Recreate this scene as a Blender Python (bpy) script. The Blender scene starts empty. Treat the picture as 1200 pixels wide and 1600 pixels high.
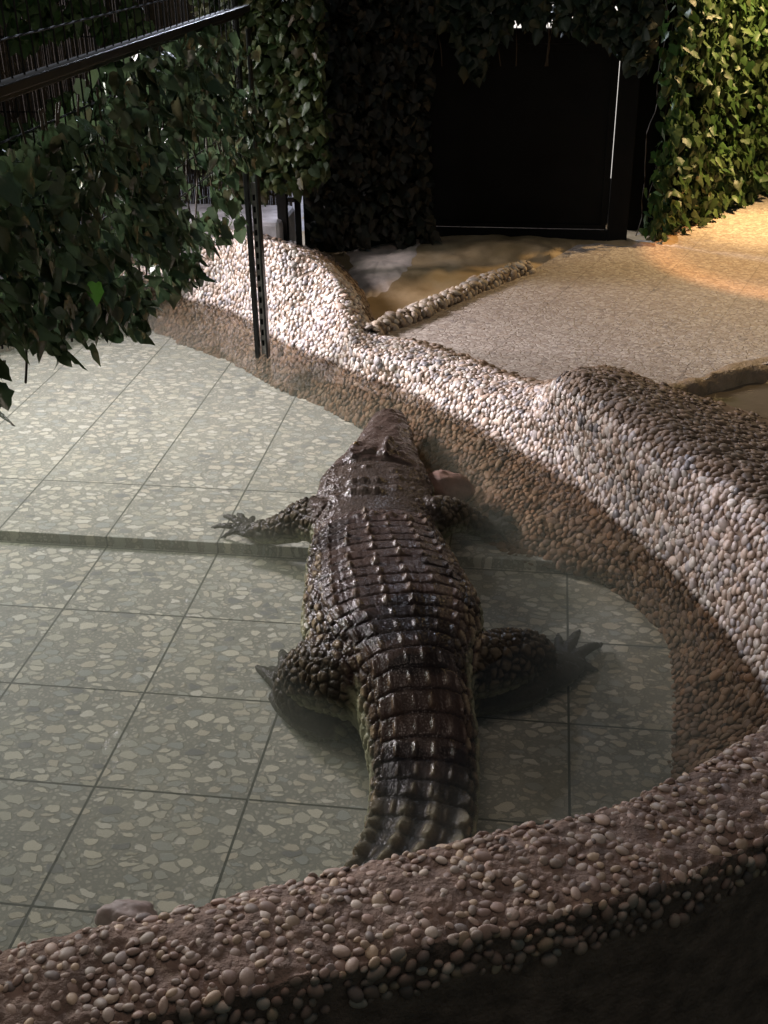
import bpy, math, random
import numpy as np
from mathutils import Matrix, Vector
random.seed(7); RNG = np.random.default_rng(7)
scn = bpy.context.scene
COL = scn.collection

# ------------------------------------------------------------------ camera
CAM_P = (-0.1411022, 0.4842752, -0.0144791)          # yaw, pitch, roll
CAM_C = np.array([1.3279273, -4.1924362, 2.4761118])
FPX = 1800.0
def cam_axes():
    y, p, r = CAM_P
    f = np.array([math.sin(y)*math.cos(p), math.cos(y)*math.cos(p), -math.sin(p)])
    rt = np.array([math.cos(y), -math.sin(y), 0.0]); u = np.cross(rt, f)
    r2 = rt*math.cos(r) + u*math.sin(r)
    return r2, np.cross(r2, f), f
RT, UP, FW = cam_axes()
def at(u, v, z):
    """point of the photographed place seen at photo pixel (u,v) and standing at height z"""
    d = FW*FPX + RT*(u-600) - UP*(v-800)
    return CAM_C + d*((z-CAM_C[2])/d[2])
def at_y(u, v, y):
    d = FW*FPX + RT*(u-600) - UP*(v-800)
    return CAM_C + d*((y-CAM_C[1])/d[1])
cd = bpy.data.cameras.new('camera'); cam = bpy.data.objects.new('camera', cd); COL.objects.link(cam)
cd.sensor_fit = 'HORIZONTAL'; cd.sensor_width = 36; cd.lens = 36*FPX/1200
cd.clip_start = 0.05; cd.clip_end = 500
M = Matrix.Identity(4)
for i in range(3):
    M[i][0] = RT[i]; M[i][1] = UP[i]; M[i][2] = -FW[i]; M[i][3] = CAM_C[i]
cam.matrix_world = M
scn.camera = cam

# ------------------------------------------------------------------ world and lamps
w = bpy.data.worlds.new('World'); scn.world = w; w.use_nodes = True
wn = w.node_tree.nodes; wl = w.node_tree.links
sky = wn.new('ShaderNodeTexSky'); sky.sky_type = 'NISHITA'; sky.sun_disc = False
sky.sun_elevation = math.radians(4); sky.sun_rotation = math.radians(-60)
wl.new(sky.outputs[0], wn['Background'].inputs[0]); wn['Background'].inputs[1].default_value = 0.05
scn.view_settings.view_transform = 'Standard'; scn.view_settings.look = 'None'
scn.view_settings.gamma = 1; scn.view_settings.exposure = 0.0

def area(name, loc, target, sx, sy, watts, color):
    l = bpy.data.lights.new(name, 'AREA'); l.shape = 'RECTANGLE'; l.size = sx; l.size_y = sy
    l.energy = watts; l.color = color
    o = bpy.data.objects.new(name, l); COL.objects.link(o); o.location = loc
    o.rotation_euler = (Vector(target)-Vector(loc)).to_track_quat('-Z', 'Y').to_euler()
    return o
# unseen area lamps standing for cool daylight from the left and from above the gate
lo_ = area('left_key_light', (-3.3, 2.4, 2.6), (0.6, 1.0, 0.3), 0.8, 0.8, 100, (0.98, 0.90, 0.96)); lo_.data.spread = math.radians(76)
area('left_front_fill', (-2.8, 0.5, 2.2), (-0.1, -0.8, 0.0), 1.1, 1.1, 80, (0.94, 0.98, 0.88))  # unseen fill lamp added to brighten the pool floor
area('high_back_light', (-0.7, 5.6, 3.9), (0.6, 0.0, 0.3), 0.5, 0.55, 230, (0.78, 0.84, 1.0))
area('overhead_fill', (0.8, -2.3, 5.0), (0.8, -2.5, 0.0), 1.8, 1.8, 36, (1.0, 0.80, 0.68))  # unseen warm fill lamp added above for the near rim and the crocodile

def spot(name, loc, target, watts, color, deg, blend, ring=False):
    l = bpy.data.lights.new(name, 'SPOT'); l.energy = watts; l.color = color
    l.spot_size = math.radians(deg); l.spot_blend = blend; l.shadow_soft_size = 0.03
    o = bpy.data.objects.new(name, l); COL.objects.link(o); o.location = loc
    o.rotation_euler = (Vector(target)-Vector(loc)).to_track_quat('-Z', 'Y').to_euler()
    return o
HOT = at(1200, 352, 0.35); RC = (3.23, 3.87)
spot('warm_lamp_light', (HOT[0]+0.2, HOT[1]-0.1, 2.75), HOT, 380, (1.0, 0.68, 0.32), 160, 1.0)
spot('warm_lamp_core', (HOT[0]+0.2, HOT[1]-0.1, 2.75), HOT, 520, (1.0, 0.66, 0.30), 40, 1.0)
# the lamp's glass throws a faint orange ring on the paving
rg_ = spot('warm_lamp_ring', (RC[0], RC[1], 2.75), (RC[0], RC[1], 0), 480, (1.0, 0.42, 0.14), 100, 0.1)
ln = rg_.data; ln.use_nodes = True; nt_ = ln.node_tree; em_ = nt_.nodes['Emission']
tc = nt_.nodes.new('ShaderNodeTexCoord'); sz = nt_.nodes.new('ShaderNodeSeparateXYZ'); nt_.links.new(tc.outputs['Normal'], sz.inputs[0])
ab = nt_.nodes.new('ShaderNodeMath'); ab.operation = 'ABSOLUTE'; nt_.links.new(sz.outputs[2], ab.inputs[0])
rr_ = nt_.nodes.new('ShaderNodeValToRGB'); nt_.links.new(ab.outputs[0], rr_.inputs[0]); cr_ = rr_.color_ramp.elements
ca = math.cos(math.atan(1.095/2.4)); cr_[0].position = 0; cr_[0].color = (0, 0, 0, 1); cr_[1].position = 1; cr_[1].color = (.10, .10, .10, 1)
for ps, vv in ((ca-.026, 0), (ca-.006, .7), (ca+.002, .7), (ca+.024, .25)):
    q_ = cr_.new(ps); q_.color = (vv, vv, vv, 1)
nt_.links.new(rr_.outputs[0], em_.inputs['Strength'])

# ------------------------------------------------------------------ helpers
def tag(o, label=None, cat=None, group=None, kind=None):
    if label: o['label'] = label
    if cat: o['category'] = cat
    if group: o['group'] = group
    if kind: o['kind'] = kind
    return o
def mesh_obj(name, verts, faces, mat=None, parent=None, smooth=True):
    """faces: (n,k) int array, or list of such arrays / lists"""
    me = bpy.data.meshes.new(name)
    verts = np.asarray(verts, dtype=np.float32)
    if isinstance(faces, np.ndarray): faces = [faces]
    if faces and not isinstance(faces[0], np.ndarray):
        groups = {}
        for f in faces: groups.setdefault(len(f), []).append(f)
        faces = [np.array(g) for g in groups.values()]
    me.vertices.add(len(verts)); me.vertices.foreach_set('co', verts.ravel())
    idx = np.concatenate([f.ravel() for f in faces]).astype(np.int32)
    tot = np.concatenate([np.full(len(f), f.shape[1]) for f in faces]).astype(np.int32)
    start = np.concatenate([[0], np.cumsum(tot)[:-1]]).astype(np.int32)
    me.loops.add(len(idx)); me.loops.foreach_set('vertex_index', idx)
    me.polygons.add(len(tot)); me.polygons.foreach_set('loop_start', start)
    try: me.polygons.foreach_set('loop_total', tot)
    except Exception: pass
    me.update(calc_edges=True); me.validate()
    me.polygons.foreach_set('use_smooth', np.full(len(me.polygons), smooth))
    if mat: me.materials.append(mat)
    o = bpy.data.objects.new(name, me); COL.objects.link(o)
    if parent: o.parent = parent
    return o
def empty(name, loc=(0, 0, 0)):
    o = bpy.data.objects.new(name, None); COL.objects.link(o); o.location = loc; o.empty_display_size = 0.1
    return o
def to_local(o, root):
    """keep child where it was built (world coordinates) under a root that is only translated"""
    o.parent = root; o.matrix_parent_inverse = Matrix.Translation(-Vector(root.location))
class MB:
    def __init__(s): s.v = []; s.f = []; s.n = 0
    def add(s, v, f):
        v = np.asarray(v, float); s.v.append(v); s.f += [tuple(int(i)+s.n for i in q) for q in f]; s.n += len(v)
    def beam(s, a, b, wx, wy, up=(0, 0, 1)):
        """box along a-b, wx wide and wy deep"""
        a = np.array(a, float); b = np.array(b, float); d = (b-a)/np.linalg.norm(b-a)
        x = np.cross(d, up); 
        if np.linalg.norm(x) < 1e-6: x = np.cross(d, (0, 1, 0))
        x /= np.linalg.norm(x); y = np.cross(x, d)
        c = [(-1, -1), (1, -1), (1, 1), (-1, 1)]
        v = [p + x*i*wx/2 + y*j*wy/2 for p in (a, b) for i, j in c]
        s.add(v, [(0, 3, 2, 1), (4, 5, 6, 7), (0, 1, 5, 4), (1, 2, 6, 5), (2, 3, 7, 6), (3, 0, 4, 7)])
    def box(s, lo, hi):
        x0, y0, z0 = lo; x1, y1, z1 = hi
        s.add([(x0,y0,z0),(x1,y0,z0),(x1,y1,z0),(x0,y1,z0),(x0,y0,z1),(x1,y0,z1),(x1,y1,z1),(x0,y1,z1)],
              [(0,3,2,1),(4,5,6,7),(0,1,5,4),(1,2,6,5),(2,3,7,6),(3,0,4,7)])
    def wire(s, a, b, r, k=5):
        a = np.array(a, float); b = np.array(b, float); d = (b-a)/np.linalg.norm(b-a)
        h = np.array([0, 0, 1.]) if abs(d[2]) < .9 else np.array([1., 0, 0])
        x = np.cross(d, h); x /= np.linalg.norm(x); y = np.cross(x, d)
        v = [p + (x*math.cos(t)+y*math.sin(t))*r for p in (a, b) for t in [2*math.pi*i/k for i in range(k)]]
        s.add(v, [(i, (i+1) % k, k+(i+1) % k, k+i) for i in range(k)])
    def build(s, name, mat, parent=None, smooth=False, bevel=0):
        o = mesh_obj(name, np.concatenate(s.v), s.f, mat, None, smooth)
        if parent: to_local(o, parent)
        if bevel:
            m = o.modifiers.new('bevel', 'BEVEL'); m.width = bevel; m.segments = 2; m.limit_method = 'ANGLE'
        return o

def hashn(a):
    a = a.astype(np.int64)
    h = (a[..., 0]*73856093) ^ (a[..., 1]*19349663) ^ (a[..., 2]*83492791)
    h = (h ^ (h >> 13)) * 1274126177 & 0x7fffffff
    h = (h ^ (h >> 15)) * 2246822519 & 0x7fffffff
    return h
def vnoise(p):
    p = np.asarray(p, float); i = np.floor(p); f = p-i; f = f*f*(3-2*f); out = 0
    for dx in (0, 1):
        for dy in (0, 1):
            for dz in (0, 1):
                h = (hashn(i+np.array([dx, dy, dz])) % 100003)/100003.0
                wt = (f[..., 0] if dx else 1-f[..., 0])*(f[..., 1] if dy else 1-f[..., 1])*(f[..., 2] if dz else 1-f[..., 2])
                out = out+h*wt
    return out*2-1
def fbm(p, n=4):
    return sum(vnoise(np.asarray(p)*2**k+k*17.3)*0.5**k for k in range(n))
def worley(p):
    """F1, F2 and a random value of the nearest cell"""
    i = np.floor(p); F1 = np.full(len(p), 9.); F2 = F1.copy(); R = np.zeros(len(p))
    for dx in (-1, 0, 1):
        for dy in (-1, 0, 1):
            for dz in (-1, 0, 1):
                c = i+np.array([dx, dy, dz]); h = hashn(c)
                j = np.stack([(h % 1009)/1009., ((h//1009) % 1013)/1013., ((h//77) % 997)/997.], -1)
                q = c+0.5+(j-0.5)*0.75
                d = np.linalg.norm(p-q, axis=1)
                near = d < F1
                F2 = np.where(near, F1, np.minimum(F2, d)); R = np.where(near, (h % 787)/787., R); F1 = np.where(near, d, F1)
    return F1, F2, R
def sstep(a, b, x):
    t = np.clip((x-a)/(b-a), 0, 1); return t*t*(3-2*t)
def catmull(P, n):
    P = np.asarray(P, float); m = len(P)
    t = np.linspace(0, m-1, n); i = np.minimum(t.astype(int), m-2); f = (t-i)[:, None]
    shp = P.shape[1:]; P2 = P.reshape(m, -1)
    p0 = P2[np.maximum(i-1, 0)]; p1 = P2[i]; p2 = P2[i+1]; p3 = P2[np.minimum(i+2, m-1)]
    r = .5*((2*p1)+(-p0+p2)*f+(2*p0-5*p1+4*p2-p3)*f**2+(-p0+3*p1-3*p2+p3)*f**3)
    return r.reshape((n,)+shp)

# ------------------------------------------------------------------ materials
def new_mat(name):
    m = bpy.data.materials.new(name); m.use_nodes = True
    nt = m.node_tree; return m, nt, nt.nodes['Principled BSDF'], nt.nodes['Material Output']
def N(nt, t, **kw):
    n = nt.nodes.new(t)
    for k, v in kw.items(): setattr(n, k, v)
    return n
def ramp(nt, stops, interp='LINEAR'):
    r = N(nt, 'ShaderNodeValToRGB'); e = r.color_ramp.elements; r.color_ramp.interpolation = interp
    while len(e) > 1: e.remove(e[-1])
    e[0].position = stops[0][0]; e[0].color = (*stops[0][1], 1)
    for p, c in stops[1:]:
        x = e.new(p); x.color = (*c, 1)
    return r
def mathn(nt, op, a, b=None, c=None, clamp=False):
    m = N(nt, 'ShaderNodeMath', operation=op); m.use_clamp = clamp
    for k, x in enumerate((a, b, c)):
        if x is None: continue
        if isinstance(x, (int, float)): m.inputs[k].default_value = x
        else: nt.links.new(x, m.inputs[k])
    return m.outputs[0]
def mixc(nt, fac, a, b, mode='MIX'):
    m = N(nt, 'ShaderNodeMix', data_type='RGBA', blend_type=mode)
    for s, x in ((m.inputs[0], fac), (m.inputs[6], a), (m.inputs[7], b)):
        if isinstance(x, (int, float)): s.default_value = x
        elif isinstance(x, tuple): s.default_value = (*x, 1)
        else: nt.links.new(x, s)
    return m.outputs[2]
def noise(nt, vec, scale, detail=4, rough=.55, out=0):
    n = N(nt, 'ShaderNodeTexNoise'); n.inputs['Scale'].default_value = scale
    n.inputs['Detail'].default_value = detail; n.inputs['Roughness'].default_value = rough
    if vec is not None: nt.links.new(vec, n.inputs['Vector'])
    return n.outputs[out]
def bump(nt, h, strength, dist):
    b = N(nt, 'ShaderNodeBump'); b.inputs['Strength'].default_value = strength; b.inputs['Distance'].default_value = dist
    nt.links.new(h, b.inputs['Height']); return b.outputs[0]
def geopos(nt):
    return N(nt, 'ShaderNodeNewGeometry').outputs['Position']

def simple(name, col, rough=.6, metal=0, nscale=8, namt=.25, bump_s=0.0, bscale=60, bdist=.004, spec=.5):
    m, nt, b, o = new_mat(name); p = geopos(nt)
    n = noise(nt, p, nscale)
    dark = tuple(c*(1-namt) for c in col); lite = tuple(min(1, c*(1+namt)) for c in col)
    r = ramp(nt, [(.3, dark), (.7, lite)]); nt.links.new(n, r.inputs[0]); nt.links.new(r.outputs[0], b.inputs['Base Color'])
    b.inputs['Roughness'].default_value = rough; b.inputs['Metallic'].default_value = metal
    b.inputs['Specular IOR Level'].default_value = spec
    if bump_s: nt.links.new(bump(nt, noise(nt, p, bscale), bump_s, bdist), b.inputs['Normal'])
    return m

def pebble_mat(name, stops, rough=.45, water=True, red_top=False):
    m, nt, b, o = new_mat(name)
    g = N(nt, 'ShaderNodeNewGeometry'); p = g.outputs['Position']; rnd = g.outputs['Random Per Island']
    r = ramp(nt, stops, 'CONSTANT'); nt.links.new(rnd, r.inputs[0])
    n = noise(nt, p, 120, 5, .65)
    c = mixc(nt, mathn(nt, 'MULTIPLY', n, .5), r.outputs[0], (.30, .24, .19), 'MULTIPLY')
    rr = mathn(nt, 'FRACT', mathn(nt, 'MULTIPLY', rnd, 37.7))
    hsv = N(nt, 'ShaderNodeHueSaturation'); nt.links.new(c, hsv.inputs['Color'])
    nt.links.new(mathn(nt, 'MULTIPLY_ADD', rr, .6, .7), hsv.inputs['Value']); c = hsv.outputs[0]
    if water:      # algae and silt film that has grown on the stones below the waterline
        sx = N(nt, 'ShaderNodeSeparateXYZ'); nt.links.new(p, sx.inputs[0])
        wob = mathn(nt, 'MULTIPLY_ADD', noise(nt, p, 9), .02, .262)
        f = mathn(nt, 'MULTIPLY', mathn(nt, 'SUBTRACT', wob, sx.outputs[2]), 40, clamp=True)
        film = mixc(nt, noise(nt, p, 3.5), (.27, .165, .085), (.13, .095, .042))
        c = mixc(nt, mathn(nt, 'MULTIPLY', f, .95), c, mixc(nt, 1.0, c, film, 'MULTIPLY'))
        nt.links.new(mathn(nt, 'MULTIPLY_ADD', f, -.46, .5), b.inputs['Specular IOR Level'])      # no air boundary under water: hardly any sheen
    nt.links.new(c, b.inputs['Base Color']); b.inputs['Roughness'].default_value = rough
    nt.links.new(bump(nt, n, .25, .002), b.inputs['Normal'])
    return m
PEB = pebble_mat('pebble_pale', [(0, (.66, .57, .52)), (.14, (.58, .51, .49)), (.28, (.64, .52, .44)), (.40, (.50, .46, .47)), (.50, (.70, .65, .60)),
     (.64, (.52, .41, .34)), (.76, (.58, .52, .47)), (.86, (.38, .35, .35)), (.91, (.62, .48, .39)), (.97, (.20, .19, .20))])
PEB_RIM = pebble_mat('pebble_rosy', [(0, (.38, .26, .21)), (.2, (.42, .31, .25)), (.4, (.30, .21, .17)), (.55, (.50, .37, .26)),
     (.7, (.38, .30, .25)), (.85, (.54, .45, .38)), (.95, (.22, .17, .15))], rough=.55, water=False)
PEB_MUD = pebble_mat('pebble_muddy', [(0, (.22, .15, .10)), (.3, (.16, .11, .075)), (.55, (.26, .18, .12)), (.8, (.19, .14, .10)), (.93, (.30, .24, .18))], rough=.6, water=False)
PEB_KERB = pebble_mat('pebble_sandy', [(0, (.42, .34, .26)), (.3, (.50, .43, .35)), (.55, (.36, .28, .21)), (.8, (.46, .40, .34)), (.93, (.28, .24, .20))], rough=.6, water=False)
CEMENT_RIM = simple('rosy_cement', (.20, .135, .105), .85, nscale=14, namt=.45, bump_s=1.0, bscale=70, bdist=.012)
CEMENT = pebble_mat('mortar', [(0, (.20, .145, .105))], rough=.8)

def tile_mat(name, upper):
    """washed-pebble concrete tiles, 0.5 m square, with thin dark joints"""
    m, nt, b, o = new_mat(name); p = geopos(nt)
    nv = N(nt, 'ShaderNodeTexNoise'); nv.inputs['Scale'].default_value = 30; nv.inputs['Detail'].default_value = 2; nt.links.new(p, nv.inputs['Vector'])
    va = N(nt, 'ShaderNodeVectorMath', operation='MULTIPLY_ADD'); nt.links.new(nv.outputs['Color'], va.inputs[0]); va.inputs[1].default_value = (.028, .028, 0); nt.links.new(p, va.inputs[2])
    mp = N(nt, 'ShaderNodeMapping'); nt.links.new(va.outputs[0], mp.inputs[0])
    mp.inputs['Rotation'].default_value = (0, 0, .5); mp.inputs['Scale'].default_value = (1, 1.55, .0)
    def vor(feat, scale, out, vec=mp.outputs[0]):
        v = N(nt, 'ShaderNodeTexVoronoi', feature=feat); v.inputs['Scale'].default_value = scale; v.inputs['Randomness'].default_value = 1
        nt.links.new(vec, v.inputs['Vector']); return v.outputs[out]
    S = 16.5
    ed = vor('DISTANCE_TO_EDGE', S, 0); cc = vor('F1', S, 'Color')
    sp = N(nt, 'ShaderNodeSeparateColor'); nt.links.new(cc, sp.inputs[0])
    r = ramp(nt, [(0, (.43, .42, .35)), (.18, (.33, .34, .30)), (.34, (.52, .50, .41)), (.5, (.28, .30, .28)), (.62, (.45, .42, .34)), (.76, (.54, .53, .46)), (.86, (.37, .36, .29)), (.94, (.16, .17, .17))], 'CONSTANT')
    nt.links.new(sp.outputs[0], r.inputs[0])
    # every stone keeps its own size: threshold on the edge distance varies per cell
    th = mathn(nt, 'MULTIPLY_ADD', sp.outputs[2], .22, .05)
    f1 = vor('F1', S, 'Distance')
    rad = mathn(nt, 'SUBTRACT', mathn(nt, 'MULTIPLY_ADD', sp.outputs[1], .30, .42), f1)
    rnd_ = mathn(nt, 'ADD', ed, mathn(nt, 'MULTIPLY', mathn(nt, 'SUBTRACT', .50, f1), .50))      # rounds the cell corners off
    st = mathn(nt, 'MULTIPLY', mathn(nt, 'MINIMUM', mathn(nt, 'SUBTRACT', ed, .015), mathn(nt, 'SUBTRACT', rnd_, mathn(nt, 'MULTIPLY_ADD', sp.outputs[2], .12, .035))), 13, clamp=True)
    # small grit between the big stones
    g_ed = vor('DISTANCE_TO_EDGE', 55, 0, p); g_c = vor('F1', 55, 'Color', p)
    gs = N(nt, 'ShaderNodeSeparateColor'); nt.links.new(g_c, gs.inputs[0])
    gr = ramp(nt, [(0, (.24, .24, .21)), (.5, (.32, .31, .26)), (1, (.42, .41, .35))]); nt.links.new(gs.outputs[0], gr.inputs[0])
    gf = mathn(nt, 'MULTIPLY', mathn(nt, 'SUBTRACT', g_ed, .12), 9, clamp=True)
    grit = mixc(nt, gf, (.20, .205, .18), gr.outputs[0])
    c = mixc(nt, st, grit, r.outputs[0])
    c = mixc(nt, mathn(nt, 'MULTIPLY', noise(nt, p, 160, 3), .35), c, (.45, .45, .4), 'MULTIPLY')
    # silt drifts of the pool bottom
    sil = mathn(nt, 'MULTIPLY', noise(nt, p, 1.7, 5), .55)
    sil2 = mathn(nt, 'MULTIPLY', mathn(nt, 'SUBTRACT', noise(nt, p, 2.6, 6, .65), .48), 5, clamp=True)
    c = mixc(nt, mathn(nt, 'MULTIPLY_ADD', sil2, .32, .10), c, (.36, .36, .29))
    rimd = mathn(nt, 'MULTIPLY', mathn(nt, 'SUBTRACT', 1.0, mathn(nt, 'ABSOLUTE', mathn(nt, 'MULTIPLY_ADD', st, 2.0, -1.0))), .55)
    c = mixc(nt, rimd, c, (.09, .09, .075))
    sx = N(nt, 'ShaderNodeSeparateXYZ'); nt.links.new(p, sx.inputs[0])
    brn = mathn(nt, 'MULTIPLY', mathn(nt, 'ADD', mathn(nt, 'SUBTRACT', sx.outputs[0], 1.25), mathn(nt, 'MULTIPLY_ADD', noise(nt, p, 2.2, 6, .6), 1.3, -.65)), 1.8, clamp=True)
    c = mixc(nt, mathn(nt, 'MULTIPLY', brn, .6), c, mixc(nt, 1.0, c, (.42, .33, .20), 'MULTIPLY'))   # browner and darker towards the right bank
    def joint(axis, off):
        f = mathn(nt, 'PINGPONG', mathn(nt, 'ADD', sx.outputs[axis], 10+off), .25)
        return f
    jx = mathn(nt, 'LESS_THAN', joint(0, 0), .0042)
    jy = mathn(nt, 'LESS_THAN', mathn(nt, 'ABSOLUTE', mathn(nt, 'SUBTRACT', sx.outputs[1], .525)), .004) if upper else mathn(nt, 'LESS_THAN', joint(1, 0), .0042)
    j = mathn(nt, 'MAXIMUM', jx, jy)
    c = mixc(nt, j, c, (.055, .06, .05))
    nt.links.new(c, b.inputs['Base Color']); b.inputs['Roughness'].default_value = .5; b.inputs['Specular IOR Level'].default_value = .08
    h = mathn(nt, 'SUBTRACT', st, mathn(nt, 'MULTIPLY', j, 2))
    nt.links.new(bump(nt, h, .35, .003), b.inputs['Normal'])
    return m
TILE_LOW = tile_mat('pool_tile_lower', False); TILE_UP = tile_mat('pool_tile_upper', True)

def terrace_mat():
    m, nt, b, o = new_mat('terrace_pebble_wash'); p = geopos(nt)
    mp = N(nt, 'ShaderNodeMapping'); nt.links.new(p, mp.inputs[0]); mp.inputs['Scale'].default_value = (1, 1.5, 0); mp.inputs['Rotation'].default_value = (0, 0, .3)
    v = N(nt, 'ShaderNodeTexVoronoi', feature='F1'); v.inputs['Scale'].default_value = 32; nt.links.new(mp.outputs[0], v.inputs['Vector'])
    v2 = N(nt, 'ShaderNodeTexVoronoi', feature='DISTANCE_TO_EDGE'); v2.inputs['Scale'].default_value = 32; nt.links.new(mp.outputs[0], v2.inputs['Vector'])
    sp = N(nt, 'ShaderNodeSeparateColor'); nt.links.new(v.outputs['Color'], sp.inputs[0])
    r = ramp(nt, [(0, (.42, .37, .33)), (.3, (.54, .49, .44)), (.6, (.64, .60, .55)), (.85, (.46, .39, .33)), (1, (.30, .28, .27))]); nt.links.new(sp.outputs[0], r.inputs[0])
    e = mathn(nt, 'MULTIPLY', mathn(nt, 'SUBTRACT', v2.outputs[0], .04), 9, clamp=True)
    c = mixc(nt, mathn(nt, 'MULTIPLY_ADD', e, .6, .4), (.24, .20, .18), r.outputs[0]); c = mixc(nt, mathn(nt, 'MULTIPLY', noise(nt, p, 85, 3), .8), c, (.55, .5, .46), 'MULTIPLY')
    st = mathn(nt, 'MULTIPLY', noise(nt, p, 1.2, 5), .45); c = mixc(nt, mathn(nt, 'MULTIPLY', st, .7), c, (.26, .20, .155))
    mp2 = N(nt, 'ShaderNodeMapping'); nt.links.new(p, mp2.inputs[0]); mp2.inputs['Rotation'].default_value = (0, 0, .32)
    sx = N(nt, 'ShaderNodeSeparateXYZ'); nt.links.new(mp2.outputs[0], sx.inputs[0])
    j = mathn(nt, 'MAXIMUM', mathn(nt, 'LESS_THAN', mathn(nt, 'PINGPONG', mathn(nt, 'ADD', sx.outputs[0], 20), .25), .004),
              mathn(nt, 'LESS_THAN', mathn(nt, 'PINGPONG', mathn(nt, 'ADD', sx.outputs[1], 20.1), .25), .004))
    c = mixc(nt, mathn(nt, 'MULTIPLY', j, .35), c, (.10, .085, .07))
    nt.links.new(c, b.inputs['Base Color'])
    rr = mathn(nt, 'MULTIPLY_ADD', noise(nt, p, 3), .4, .35); nt.links.new(rr, b.inputs['Roughness'])
    hh = mathn(nt, 'ADD', mathn(nt, 'MULTIPLY', e, sp.outputs[1]), mathn(nt, 'MULTIPLY', noise(nt, p, 70), .6))
    nt.links.new(bump(nt, hh, .6, .008), b.inputs['Normal'])
    return m
TERR = terrace_mat()
def sand_mat():
    m, nt, b, o = new_mat('wet_sand'); p = geopos(nt)
    n1 = noise(nt, p, 2.2, 6, .6); n2 = noise(nt, p, 140, 3, .7)
    r = ramp(nt, [(.3, (.26, .19, .10)), (.5, (.42, .31, .18)), (.7, (.52, .42, .28))]); nt.links.new(n1, r.inputs[0])
    c = mixc(nt, mathn(nt, 'MULTIPLY', n2, .5), r.outputs[0], (.45, .38, .3), 'MULTIPLY')
    nt.links.new(c, b.inputs['Base Color'])
    nt.links.new(mathn(nt, 'MULTIPLY_ADD', n1, .7, .15), b.inputs['Roughness'])
    nt.links.new(bump(nt, mathn(nt, 'ADD', n2, mathn(nt, 'MULTIPLY', noise(nt, p, 18, 6), 2)), .5, .006), b.inputs['Normal'])
    return m
SAND = sand_mat()
MUD = simple('mud', (.26, .185, .12), .5, nscale=5, namt=.5, bump_s=.9, bscale=45, bdist=.012)
GLARE = simple('pale_glare', (.58, .49, .43), .8, nscale=9, namt=.3, bump_s=.5, bscale=120, bdist=.003)  # colour of the reflected light streak on the hollow
CONC = simple('grey_concrete', (.36, .34, .36), .8, nscale=12, namt=.3, bump_s=.5, bscale=110, bdist=.003)
STEEL = simple('dark_painted_steel', (.010, .010, .011), .4, .3, nscale=25, namt=.4, bump_s=.15, bscale=90, bdist=.001)
GALV = simple('worn_steel_edge', (.32, .31, .31), .35, .9, nscale=30, namt=.4)
BLACK = simple('black_sheet', (.004, .004, .004), .7, nscale=4, namt=.4, bump_s=.2, bscale=12, bdist=.003, spec=.12)
DARKG = simple('dark_floor', (.02, .018, .016), .8)
ROCK = simple('pinkish_rock', (.17, .095, .07), .7, nscale=18, namt=.35, bump_s=.7, bscale=40, bdist=.008)

def leaf_mat(name, cols, rough=.28, trans=.25, spec=.5):
    m, nt, b, o = new_mat(name); b.inputs['Specular IOR Level'].default_value = spec; g = N(nt, 'ShaderNodeNewGeometry')
    r = ramp(nt, [(i/max(1, len(cols)-1), c) for i, c in enumerate(cols)]); nt.links.new(g.outputs['Random Per Island'], r.inputs[0])
    n = noise(nt, g.outputs['Position'], 60, 3)
    c = mixc(nt, mathn(nt, 'MULTIPLY', n, .6), r.outputs[0], (.5, .55, .4), 'MULTIPLY')
    nt.links.new(c, b.inputs['Base Color']); b.inputs['Roughness'].default_value = rough
    nt.links.new(bump(nt, noise(nt, g.outputs['Position'], 45, 2), .5, .004), b.inputs['Normal'])
    t = N(nt, 'ShaderNodeBsdfTranslucent'); nt.links.new(c, t.inputs[0])
    mx = N(nt, 'ShaderNodeMixShader'); mx.inputs[0].default_value = trans
    nt.links.new(b.outputs[0], mx.inputs[1]); nt.links.new(t.outputs[0], mx.inputs[2]); nt.links.new(mx.outputs[0], o.inputs[0])
    return m
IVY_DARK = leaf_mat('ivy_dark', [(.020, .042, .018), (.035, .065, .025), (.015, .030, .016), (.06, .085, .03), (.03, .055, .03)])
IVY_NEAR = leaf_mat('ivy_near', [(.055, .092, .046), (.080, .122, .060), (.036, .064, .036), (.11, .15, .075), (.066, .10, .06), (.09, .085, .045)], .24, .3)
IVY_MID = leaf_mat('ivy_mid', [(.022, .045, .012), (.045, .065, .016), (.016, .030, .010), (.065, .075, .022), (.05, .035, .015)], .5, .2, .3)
IVY_SHADE = leaf_mat('ivy_shade', [(.010, .020, .009), (.018, .032, .013), (.008, .015, .008), (.03, .04, .015)], .5, .1)  # darker copy of the ivy, shade over the gate put into leaf colour
IVY_LIT = leaf_mat('ivy_green', [(.035, .085, .022), (.065, .125, .032), (.025, .055, .016), (.09, .14, .045), (.05, .085, .03), (.06, .075, .03)], .45, .2, .35)  # brighter copy of the ivy, lit look put into leaf colour
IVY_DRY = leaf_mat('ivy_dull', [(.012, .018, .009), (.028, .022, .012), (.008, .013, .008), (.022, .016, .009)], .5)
STEM = simple('vine_stem', (.05, .035, .02), .8)

# ------------------------------------------------------------------ ground and pool floor
def sheet(name, pts, z, mat, **k):
    v = [(p[0], p[1], z) for p in pts]
    o = mesh_obj(name, v, [tuple(range(len(v)))], mat, smooth=False)
    tag(o, kind='structure', **k); return o
sheet('ground', [(-150, -150), (150, -150), (150, 150), (-150, 150)], -0.75, DARKG)
mb = MB(); mb.box((-3.2, .015, -.2), (3.2, 3.2, .048)); tag(mb.build('pool_step', TILE_UP, bevel=.004), kind='structure')

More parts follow.
